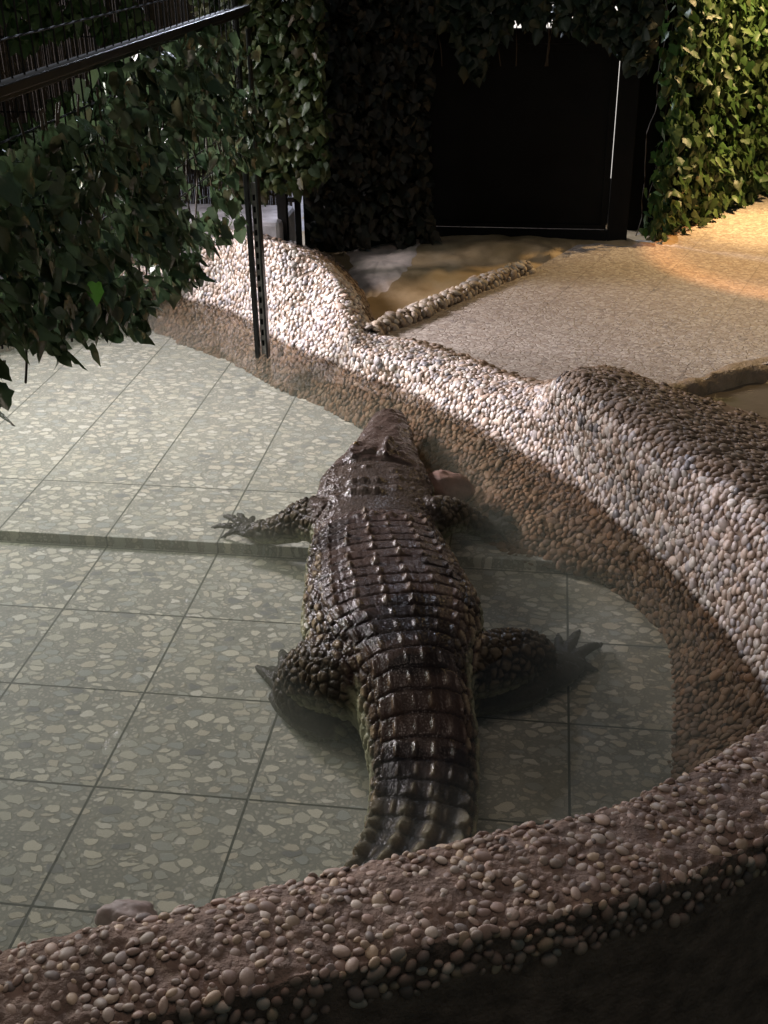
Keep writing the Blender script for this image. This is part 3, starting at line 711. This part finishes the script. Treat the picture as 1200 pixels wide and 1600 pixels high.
# nearest spine sample
near = np.zeros(len(V), int)
for a in range(0, len(V), 20000):
    near[a:a+20000] = ((V[a:a+20000, None, :2]-sxy[None])**2).sum(-1).argmin(1)
S = arc[near]; HW = SD[near, 3]; ZT = SD[near, 2]; ZB = SD[near, 4]
D = ((V[:, :2]-sxy[near])*lat[near]).sum(1); rel = D/HW
onbody = 1-sstep(1.0, 1.12, np.abs(rel)); onbody *= 1
topn = sstep(-.15, .55, NM[:, 2])
girth = np.abs(D)+np.clip(ZT-V[:, 2]-.02, 0, None)*.9      # distance round from the mid-line
girth_s = girth*np.sign(D)
trunk = sstep(S_NECK-.015, S_NECK+.02, S)
# --- transverse rows of scutes
row_len = .068
bend = .12*np.abs(D)                                         # rows sweep slightly backward at the sides
rs = (S-S_NECK-.05*D+.35*D*D+.007*fbm(V*6, 2))/row_len; row = np.floor(rs); r = rs-row
colw = np.where(S > S_TAIL, .082, .088)*np.clip(HW/.30, .62, 1.0)
half = np.clip(HW*.86, 0, .27)
cj = np.abs(girth_s)/colw; ci = np.floor(cj); c = (cj-ci)*2-1
shield = (1-.55*sstep(S_HIP+.3, S_HIP+.6, S))*(1-sstep(half*.95, half*1.05, np.abs(girth_s)))*trunk*onbody
rnd = (hashn(np.stack([row, ci*np.sign(D+1e-9)+20*(D > 0), row*0+3], -1)) % 1009)/1009.
amp = .35+1.0*rnd; amp *= np.where(ci == 0, 1.15, np.where(ci == 1, .8, 1.0))
groove_r = np.exp(-((np.minimum(r, 1-r))/.055)**2)
groove_c = np.exp(-((1-np.abs(c))/.14)**2)
kcent = -.05+.25*(rnd-.5)
keel = np.exp(-((c-kcent)/.20)**2)*sstep(.05, .55, r)*(1-sstep(.70, .93, r))
pad = (1-groove_r)*(1-groove_c*.45)*(.6+.8*rnd)
hipf = 1-.4*sstep(S_HIP-.35, S_HIP, S)
disp = shield*(.0028*pad*hipf+.0145*keel*amp*(1-.25*sstep(S_HIP-.3, S_HIP, S))-.0045*groove_r*hipf-.0004*groove_c)
keelmask = shield*keel*amp
groovemask = shield*np.maximum(groove_r, .22*groove_c)
# lateral crests of the tail
tl = sstep(S_HIP+.22, S_HIP+.5, S)
for off, h_ in ((.80, .030), (.27, .024)):
    cr = np.exp(-((np.abs(rel)-off)/.10)**2)*tl*onbody*topn*(.35+.65*sstep(.0, .75, r)*(1-sstep(.85, 1.0, r)))
    disp += cr*h_; keelmask = np.maximum(keelmask, cr*.8)
# --- flank ovals
fl = trunk*onbody*sstep(half*.95, half*1.1, np.abs(girth_s))*sstep(-.6, .0, NM[:, 2]+.5)
pf = np.column_stack([S/.050, girth_s/.042, np.zeros(len(S))+.5]); F1, F2, R1 = worley(pf)
cellh = sstep(.05, .42, F2-F1)*(.5+.7*R1); disp += fl*(.011*cellh-.004); ovals = fl*sstep(.15, .5, F2-F1)*np.where(R1 > .35, 1, .25)
gf1, gf2, gR = worley(V/.013+3)
gran = sstep(.05, .4, gf2-gf1)
disp += fl*.0022*gran
# --- neck granules and head skin
neckm = (1-trunk)*onbody*sstep(S_TABLE, S_TABLE+.04, S)
disp += neckm*(.0028*gran-.001)
nb1, nb2, nR = worley(V/.032+9); rough_side = sstep(.45, .8, np.abs(rel))
disp += neckm*rough_side*.008*sstep(.1, .45, nb2-nb1)*(.3+nR)
headm = (1-sstep(S_TABLE-.02, S_TABLE+.01, S))*onbody
disp += headm*(fbm(V*38, 3)*.0035+fbm(V*12+5, 3)*.006)*topn
# --- limb scales
limbm = (1-onbody)
l1, l2, lR = worley(V/.036+4); lsc = sstep(.05, .38, l2-l1); disp += limbm*(.009*lsc-.003)*sstep(.075, .17, V[:, 2])
l3, l4, lR2 = worley(V/.016+14); disp += limbm*.002*sstep(.05, .4, l4-l3)
# thin raised membrane line low on the flank
# --- named knobs (photo pixel, height, radius, size)
bone = np.zeros(len(V))
def knob(u, v, z, rad, amp_, sq=False):
    global disp, bone
    c0 = U(u, v, z); q = np.linalg.norm((V-c0)*[1, 1, .6], axis=1)/rad
    g_ = np.exp(-q**(4 if sq else 2)); disp = disp+g_*amp_; bone = np.maximum(bone, g_)
for (u, v) in ((550,749),(568,748),(590,748),(549,768),(568,768),(588,768)): knob(u, v, .375, .027, .026)
for (u, v) in ((620,763),(524,752),(524,775),(622,742)): knob(u, v, .36, .024, .015)
for (u, v) in ((551,727),(615,731),(532,736),(572,727)): knob(u, v, .36, .020, .012)
for (u, v) in ((558,803),(583,800),(611,802),(639,803)): knob(u, v, .41, .022, .016)
bone_k = bone.copy()
for (u, v, a_) in ((566,678,.020),(611,676,.020),(559,688,.030),(608,686,.030),(553,696,.030),(605,694,.030),(549,705,.030),(602,701,.034)): knob(u, v, .35, .024, a_)
for (u, v) in ((586,668),(618,668)): knob(u, v, .31, .02, .010)
for (u, v) in ((601,641),(611,641)): knob(u, v, .285, .016, .014)
for q in np.linspace(0, 1, 7): knob(552+50*q, 708-4*math.sin(q*3.14), .357, .014, .020)
bone = bone_k
# median furrow of the skull table
disp += -.012*np.exp(-(D/.02)**2)*np.exp(-((S-S_TABLE+.06)/.06)**2)
disp += -.020*np.exp(-((S-S_TABLE-.035)/.022)**2)*(1-sstep(.6, .8, np.abs(rel)))*onbody
# jaw line with its waves
disp += .012*np.exp(-((V[:, 2]-.19-.012*np.sin(S*40))/.018)**2)*np.exp(-((S-.28)/.25)**2)*onbody*sstep(.6, .95, np.abs(rel))
disp *= sstep(-.9, -.2, NM[:, 2]+.3)
V2 = V+NM*disp[:, None]
me.vertices.foreach_set('co', V2.astype(np.float32).ravel())
# own pigmentation: dark maroon-brown back, bone-coloured keels and ovals, olive-yellow lower edge
tone = (fbm(V*9, 4)*.5+fbm(V*31+3, 3)*.45)[:, None]
base = np.array([.050, .034, .028])*(1+.5*tone)
col = base.copy()
def mixin(col, m, c): m = np.clip(m, 0, 1)[:, None]; return col*(1-m)+np.array(c)*m
tailm = sstep(S_HIP+.1, S_HIP+.45, S)*onbody
col = mixin(col, tailm*.75, (.040, .043, .042))
col = mixin(col, shield*np.exp(-((c-kcent)/.55)**2)*sstep(.15, .35, r)*(1-sstep(.8, .95, r))*(.25+.45*rnd), (.075, .047, .036))
col = mixin(col, keelmask*.6*(.4+.6*rnd), (.21, .155, .11))
col = mixin(col, keelmask*tailm*.7, (.26, .25, .17))
col = mixin(col, ovals*.85, (.26, .205, .13))
col = mixin(col, neckm*.5, (.075, .062, .050)); col = mixin(col, bone*.35, (.12, .085, .065))
col = mixin(col, headm*.4, (.075, .055, .045))
blot = sstep(.12, .32, fbm(V*np.array([5, 7, 5])+2, 3))
col = mixin(col, blot*trunk*onbody*.75, (.014, .012, .012))
col = mixin(col, limbm*.85, (.040, .036, .028)); col = mixin(col, limbm*lsc*.6*(lR > .2)*sstep(.09, .2, V[:, 2]), (.13, .105, .07))
pale = onbody*sstep(.5, .95, np.abs(rel))*(1-sstep(.10, .45, NM[:, 2]))
col = mixin(col, pale*.85, (.30, .31, .20))
col = mixin(col, limbm*sstep(.1, -.4, NM[:, 2])*.7 if False else limbm*(1-sstep(-.5, -.05, NM[:, 2]))*.8, (.30, .31, .19))
col = mixin(col, groovemask*.6, (.010, .007, .007)); col = mixin(col, fl*(1-sstep(.02, .16, F2-F1))*.7, (.012, .009, .008))
col = mixin(col, limbm*(1-sstep(.02, .15, l2-l1))*.6, (.010, .009, .007))
toes = limbm*(1-sstep(.03, .12, V[:, 2]-np.where(V[:, 1] > -.02, .08, 0)))
col = mixin(col, toes*.6, (.035, .037, .036))
att = me.color_attributes.new('skin', 'FLOAT_COLOR', 'POINT')
att.data.foreach_set('color', np.column_stack([np.clip(col, 0, 1), np.clip(.25+keelmask*.9+bone*.6-.2*limbm, 0, 1)]).astype(np.float32).ravel())
me.polygons.foreach_set('use_smooth', np.ones(len(me.polygons), bool))
ms, nt, b, o = new_mat('wet_crocodile_skin')
a = N(nt, 'ShaderNodeVertexColor', layer_name='skin'); p = geopos(nt)
c = mixc(nt, mathn(nt, 'MULTIPLY', noise(nt, p, 130, 3), .6), a.outputs[0], (.5, .45, .42), 'MULTIPLY')
nt.links.new(c, b.inputs['Base Color'])
nt.links.new(mathn(nt, 'MULTIPLY_ADD', noise(nt, p, 30, 3), .40, .04), b.inputs['Roughness'])
v1 = N(nt, 'ShaderNodeTexVoronoi', feature='DISTANCE_TO_EDGE'); v1.inputs['Scale'].default_value = 110; nt.links.new(p, v1.inputs['Vector'])
hh = mathn(nt, 'ADD', mathn(nt, 'MINIMUM', mathn(nt, 'MULTIPLY', v1.outputs[0], 3), .6), mathn(nt, 'MULTIPLY', noise(nt, p, 75, 4), .9))
nt.links.new(bump(nt, hh, .4, .0025), b.inputs['Normal'])
sxz = N(nt, 'ShaderNodeSeparateXYZ'); nt.links.new(p, sxz.inputs[0])
wet = mathn(nt, 'MULTIPLY', mathn(nt, 'SUBTRACT', sxz.outputs[2], .262), 60, clamp=True)      # under water the skin has hardly any sheen
pat = mathn(nt, 'MULTIPLY', mathn(nt, 'SUBTRACT', noise(nt, p, 9, 4), .40), 5, clamp=True)   # drier, duller patches
nt.links.new(mathn(nt, 'MULTIPLY_ADD', mathn(nt, 'MULTIPLY', mathn(nt, 'MULTIPLY', wet, pat), a.outputs[1]), .75, .05), b.inputs['Specular IOR Level'])
me.materials.clear(); me.materials.append(ms)
croc = bpy.data.objects.new('crocodile', me); COL.objects.link(croc)
tag(croc, 'large dark brown crocodile lying in the shallow pool with its head pointing away', 'crocodile')
# eyes and claws
EYE = simple('eye_amber', (.10, .06, .02), .08, nscale=60); CLAW = simple('horn_claw', (.022, .02, .018), .6, spec=.2)
for (u, v) in ((556,695), (606,692)):
    ve, fe = ico(3); q = ve*.016+U(u, v, .345)
    mesh_obj('eye', q, fe, EYE, croc)
for c0, d, rr in CLAWS:
    V_, F_ = limb([c0, c0+d*.012+[0, 0, .003], c0+d*.024+[0, 0, -.004]], [rr, rr*.7, rr*.12], None, K=8, n=7)
    mesh_obj('claw', V_, F_, CLAW, croc)

# ------------------------------------------------------------------ ivy leaves, fences, gate
LEAF2 = np.array([(0,0),(.17,-.09),(.38,-.07),(.45,.14),(.50,.34),(.36,.56),(.20,.82),(0,1.08),(-.20,.82),(-.36,.56),(-.50,.34),(-.45,.14),(-.38,-.07),(-.17,-.09),(0,.42)])
LEAF_F = np.array([(14,i,(i+1)) for i in range(0, 13)]+[(14,13,0)])
def leaves(name, P, Nn, size, mat, parent=None, seed=1, droop=.9, spread=.55):
    """ivy leaves: each a folded, five-lobed blade hanging tip down, facing roughly along Nn"""
    rng = np.random.default_rng(seed); k = len(P)
    Nn = Nn+rng.normal(0, spread, (k, 3)); Nn /= np.linalg.norm(Nn, axis=1, keepdims=True)
    down = np.array([0, 0, -1.])*droop+rng.normal(0, .38, (k, 3))
    Y = down-(down*Nn).sum(1, keepdims=True)*Nn; Y /= np.linalg.norm(Y, axis=1, keepdims=True)+1e-9; X = np.cross(Y, Nn)
    s = (size*rng.uniform(.55, 1.3, k))[:, None, None]; n = len(LEAF2)
    wdt = rng.uniform(.75, 1.1, k)[:, None]
    lx = LEAF2[None, :, 0]*wdt*(1+rng.normal(0, .07, (k, n))); ly = LEAF2[None, :, 1]*(1+rng.normal(0, .05, (k, n)))
    fold = rng.uniform(.1, .7, k)[:, None]; curl = rng.uniform(-.1, .5, k)[:, None]
    lz = -np.abs(lx)*fold-(ly**2)*curl*.6+rng.normal(0, .03, (k, n))
    V = P[:, None]+(X[:, None]*lx[..., None]+Y[:, None]*ly[..., None]+Nn[:, None]*lz[..., None])*s
    F = (LEAF_F[None]+(np.arange(k)*n)[:, None, None]).reshape(-1, 3)
    return mesh_obj(name, V.reshape(-1, 3), F, mat, parent, smooth=True)
def wall_points(a, b, z0, z1, k, thick, seed, keepf=None):
    """points in a vertical slab over the line a-b; normal faces the viewer side"""
    rng = np.random.default_rng(seed); a = np.array(a[:2]); b = np.array(b[:2])
    t = rng.random(k); z = z0+(z1-z0)*rng.random(k); d = (b-a)/np.linalg.norm(b-a); n = np.array([d[1], -d[0]])
    off = rng.random(k)**.7*thick
    P = np.column_stack([a[0]+(b-a)[0]*t+n[0]*off, a[1]+(b-a)[1]*t+n[1]*off, z])
    if keepf is not None: m = keepf(t, z, P); P = P[m]
    Nn = np.tile([n[0], n[1], .35], (len(P), 1)); return P, Nn
def vines(root, a, b, z0, z1, k, seed, r=.004):
    rng = np.random.default_rng(seed); a = np.array(a[:2]); b = np.array(b[:2])
    for i in range(k):
        t = rng.random(); q = []; z = z1
        while z > z0:
            q.append([*(a+(b-a)*t), z]); z -= .12; t = min(1, max(0, t+rng.normal(0, .012)))
        if len(q) > 2:
            V_, F_ = limb(q, [r]*len(q), None, K=5, n=len(q)*2); to_local(mesh_obj('stem', V_, F_, STEM), root)

# --- near ivy screen on a steel mesh fence, hanging over the pool
FX = -.20
pb = U(405, 550, .27)
fence = empty('mesh_fence', (pb[0], pb[1], .1)); tag(fence, 'dark steel mesh fence with a thick top rail, standing over the left of the pool', 'fence')
ZR = 2.03
mb = MB(); mb.beam((FX, -4.2, ZR), (FX, 1.78, ZR), .045, .046); mb.beam((FX+.045, -4.2, ZR+.015), (FX+.045, 1.78, ZR+.015), .025, .03)
mb.build('top_rail', STEEL, fence, bevel=.004)
mb = MB(); mb.beam((FX-.024, pb[1], .24), (FX-.024, pb[1], 2.5), .022, .05, (0, 1, 0)); mb.build('post', STEEL, fence, bevel=.002)
mb = MB(); mb.beam((FX+.034, pb[1]+.005, .24), (FX+.034, pb[1]+.005, 1.95), .012, .055, (0, 1, 0)); mb.build('post', STEEL, fence, bevel=.002)
mb = MB(); mb.beam((FX+.008, pb[1]+.03, .25), (FX+.008, pb[1]+.03, 1.2), .036, .006, (0, 1, 0))
web = mb.build('slotted_channel', GALV, fence)
for i in range(14):
    mb = MB(); z = .3+i*.062; mb.beam((FX+.004, pb[1]+.024, z), (FX+.004, pb[1]+.024, z+.03), .012, .008, (0, 1, 0)); so = mb.build('slot', BLACK); so.parent = web
mb = MB()
for i in range(60): y = 1.68-i*.085; mb.wire((FX, y, 1.36), (FX, y, 2.75), .0032)
for z in (1.40, 1.52, 1.72, 1.90, 2.16, 2.36, 2.56): mb.wire((FX+.004, -3.6, z), (FX+.004, 1.72, z), .004)
mb.build('wire_mesh', STEEL, fence)
def kf(t, z, P):
    y = P[:, 1]; n1 = fbm(np.column_stack([y*2.2, z*2.5, y*0]), 3)
    lo = 1.10+.07*fbm(np.column_stack([y*4, y*0, y*0+5]), 3)+.03*np.sin(y*9)+.24*sstep(-.2, -1.1, y)
    hi = 1.98+.10*fbm(np.column_stack([y*2.5, y*0, y*0+9]), 2)-.16*sstep(-.35, -1.0, y)
    return (z > lo) & (z < hi) & (n1 > -.62+.3*sstep(.2, 1.2, y))
P, Nn = wall_points((FX-.05, -2.6), (FX-.05, 1.66), .98, 2.03, 5400, .17, 41, kf)
ivy = empty('ivy_screen', (FX, 0, 1.1)); tag(ivy, 'dark glossy ivy hanging on the mesh fence in the left foreground', 'ivy')
to_local(leaves('foliage', P, Nn, .069, IVY_NEAR, None, 42), ivy)
P, Nn = wall_points((FX-.05, -2.6), (FX-.05, 1.66), 1.0, 1.9, 900, -.16, 43, kf)
to_local(leaves('rear_foliage', P, -Nn, .062, IVY_NEAR, None, 44), ivy)
vines(ivy, (FX+.02, -2.4), (FX+.02, 1.6), 1.12, 1.95, 26, 45)
one = U(66*1, 445, 1.25)
o = leaves('bright_leaf', np.array([[FX+.16, at_y(60, 440, -.85)[1], at_y(60, 440, -.85)[2]]]), np.array([[1., -1, .4]]), .06, simple('fresh_green_leaf', (.10, .30, .03), .4), None, 4, spread=.1); to_local(o, ivy)

def screen(name, label, a, b, z0, z1, k, size, mat, seed, keepf=None, thick=.14, cat='ivy', spread=.55):
    root = empty(name, ((a[0]+b[0])/2, (a[1]+b[1])/2, z0)); tag(root, label, cat, None)
    P, Nn = wall_points(a, b, z0, z1, k, thick, seed, keepf)
    to_local(leaves('foliage', P, Nn, size, mat, None, seed+1, spread=spread), root)
    vines(root, a, b, z0, z1, max(4, k//400), seed+2)
    return root
# backing screens (dark netting the artificial ivy is tied to)
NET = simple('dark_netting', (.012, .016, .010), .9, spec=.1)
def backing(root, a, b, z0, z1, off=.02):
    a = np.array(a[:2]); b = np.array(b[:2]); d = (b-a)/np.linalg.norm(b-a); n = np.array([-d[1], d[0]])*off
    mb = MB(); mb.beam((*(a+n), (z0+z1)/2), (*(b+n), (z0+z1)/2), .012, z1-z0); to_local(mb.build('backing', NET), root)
# right hedge, lit by the warm lamp
ha = (1.98, 4.12); hb_ = U(1320, 232, .35); hb_ = (hb_[0]+.3, hb_[1]+.45)
def kr(t, z, P):
    x = t*np.linalg.norm(np.array(hb_)-np.array(ha)); n1 = fbm(np.column_stack([x*3, z*3, x*0]), 3)
    return (z > .37+.03*n1) & (n1 > -.75) & (x > .04+.07*fbm(np.column_stack([z*5, z*0, z*0]), 2))
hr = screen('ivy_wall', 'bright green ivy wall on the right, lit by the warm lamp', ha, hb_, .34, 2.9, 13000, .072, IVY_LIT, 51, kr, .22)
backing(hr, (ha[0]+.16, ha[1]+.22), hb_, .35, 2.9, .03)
# ivy right of the near post, in front of the far dark post
ia = (-.75, 3.02); ib = (.0, 2.98)
def ki(t, z, P): 
    lo = 1.02+.35*np.abs(t-.45)+.05*fbm(np.column_stack([t*9, t*0, t*0]), 3); return z > lo-.16
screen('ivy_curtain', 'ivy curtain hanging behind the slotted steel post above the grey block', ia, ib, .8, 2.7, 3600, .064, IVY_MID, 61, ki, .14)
# dark dull ivy between the far post and the gate
ja = (at_y(478, 385, 3.6)[0], 3.6); jb = (.50, 3.98)
def kj(t, z, P): return z > .42+.05*fbm(np.column_stack([t*9, t*0, t*0]), 3)
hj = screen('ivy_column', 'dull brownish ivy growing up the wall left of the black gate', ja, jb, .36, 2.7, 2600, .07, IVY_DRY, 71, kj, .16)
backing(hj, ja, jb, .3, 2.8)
# ivy above the gate
ka = (.36, 4.02); kb = (1.98, 4.06)
def kk(t, z, P):
    x = t*1.6; n1 = fbm(np.column_stack([x*4, z*4, x*0+3]), 3)
    lo = 1.72+.07*fbm(np.column_stack([x*5, x*0, x*0]), 3)-.28*np.exp(-((x-.46)/.09)**2)-.14*np.exp(-((x-1.5)/.10)**2)+.05*(x < .35)
    return (z > lo) & (n1 > -.5)
screen('ivy_overhang', 'ivy darkened for its shade, hanging over the top of the gate with light specks through', ka, kb, 1.4, 2.6, 3300, .08, IVY_SHADE, 81, kk, .16)
# left back ivy and reed screen seen over and through the near fence
la = (-3.6, 3.75); lb_ = (-.65, 3.9)
hl = screen('ivy_hedge', 'green ivy hedge behind the fence rail at the top left', la, lb_, .6, 2.9, 8500, .085, IVY_LIT, 91, lambda t, z, P: fbm(np.column_stack([t*7, z*2, t*0]), 3) > -.4, .2)
rt = empty('reed_screen', (-2.6, 4.05, .34)); tag(rt, 'reddish brown reed screen seen through the wire mesh at the far left', 'screen')
REED = simple('reed_cane', (.10, .068, .045), .7, nscale=40, namt=.5)
mb = MB(); rg = np.random.default_rng(5)
for i in range(330): x = -4.6+i*.0125; mb.wire((x, 4.06+rg.normal(0, .003), .34), (x+rg.normal(0, .004), 4.06, 2.7+rg.normal(0, .02)), .0062, 5)
to_local(mb.build('cane', REED), rt)
mb = MB()
for z in (.7, 1.2, 1.7, 2.2): mb.wire((-4.6, 4.045, z), (-.5, 4.045, z), .004)
to_local(mb.build('binding_wire', STEEL), rt)
# far dark post beside the grey block
xp = at_y(434, 330, 3.12)[0]
fp = empty('steel_post', (xp+.06, 3.15, .35)); tag(fp, 'dark twin steel post standing behind the pebble wall, right of the grey block', 'post')
mb = MB(); mb.box((xp, 3.1, .35), (xp+.06, 3.16, 2.7)); mb.build('upright', STEEL, fp, bevel=.003)
mb = MB(); mb.box((xp+.11, 3.12, .35), (xp+.145, 3.16, 2.7)); mb.build('upright', BLACK, fp, bevel=.003)
for z in (.80, 1.25, 1.75, 2.2):
    mb = MB(); mb.box((xp+.062, 3.13, z), (xp+.108, 3.15, z+.03)); mb.build('cross_piece', STEEL, fp)

# --- gate
gl_ = at_y(655, 352, 4.1); gr_ = at_y(950, 362, 4.1); gt = at_y(655, 68, 4.1)
x0, x1, zb, zt = gl_[0], gr_[0], gl_[2], gt[2]
print('gate', x0, x1, zb, zt)
gate = empty('gate', ((x0+x1)/2, 4.1, .33)); tag(gate, 'black sheet metal gate under the hanging ivy at the back', 'gate')
mb = MB(); mb.box((x0+.03, 4.09, zb+.03), (x1-.05, 4.105, zt-.03)); mb.build('panel', BLACK, gate)
mb = MB(); mb.box((x0, 4.07, zb), (x1-.02, 4.12, zb+.035)); mb.box((x0, 4.07, zt-.04), (x1-.02, 4.12, zt)); mb.box((x0, 4.07, zb+.036), (x0+.035, 4.12, zt-.041)); mb.box((x1-.055, 4.07, zb+.036), (x1-.012, 4.12, zt-.041))
mb.build('leaf_frame', BLACK, gate, bevel=.002)
mb = MB(); mb.box((x0-.10, 4.05, .30), (x0-.008, 4.14, 2.5)); mb.build('post', BLACK, gate, bevel=.004)
mb = MB(); mb.box((x1-.006, 4.05, .30), (x1+.13, 4.14, 2.5)); mb.build('post', BLACK, gate, bevel=.004)
mb = MB(); mb.box((x1+.131, 4.42, .30), (x1+.36, 4.44, 2.5)); mb.build('side_blocker', BLACK, gate)  # black sheet added to hide the glowing panel beside the post
mb = MB(); mb.box((x0-.5, 4.2, 1.82), (.95, 4.21, 2.6)); mb.build('top_blocker', BLACK, gate)  # black sheet added to hide the glowing panel above the gate
mb = MB(); mb.box((x0-.007, 4.06, .30), (x1-.008, 4.13, zb-.003)); mb.build('sill', BLACK, gate, bevel=.003)
mb = MB(); mb.wire((x0+.02, 4.064, zb+.004), (x1-.03, 4.064, zb+.004), .0025, 6); mb.build('bottom_strip', GALV, gate)
mb = MB(); mb.box((x0-.007, 4.06, zt+.003), (x1-.008, 4.13, zt+.095)); mb.build('transom', BLACK, gate, bevel=.003)
# added glowing panel standing for daylight beyond the gate, seen through the gap at its hinge and as specks through the leaves
wn_ = empty('glow_panel', (1.6, 4.9, .4)); tag(wn_, 'added glowing panel standing for daylight beyond the gate, glimpsed through gaps in gate and ivy', 'glow_panel')
mlt, nt, b, o = new_mat('daylight_emit'); nt.nodes.remove(b); em = N(nt, 'ShaderNodeEmission'); em.inputs[0].default_value = (1, .93, .86, 1); em.inputs[1].default_value = 1.3; nt.links.new(em.outputs[0], o.inputs[0])
mb = MB(); mb.box((1.0, 4.9, .62), (2.12, 4.91, 2.8)); mb.build('glow_sheet', mlt, wn_)
mb = MB()
for a, b_ in (((.95, 4.88, .35), (1.0, 4.93, 2.85)), ((2.12, 4.88, .35), (2.17, 4.93, 2.85)), ((1.001, 4.88, .35), (2.119, 4.93, .62)), ((1.001, 4.88, 2.8), (2.119, 4.93, 2.85))): mb.box(a, b_)
mb.build('glow_surround', STEEL, wn_)
mb = MB(); mb.box((-9, 6.2, -.2), (9, 6.4, 4.5)); o = mb.build('back_wall', simple('dark_wall', (.05, .045, .04), .9)); tag(o, 'dark plain wall far behind the gate and ivy', 'wall')
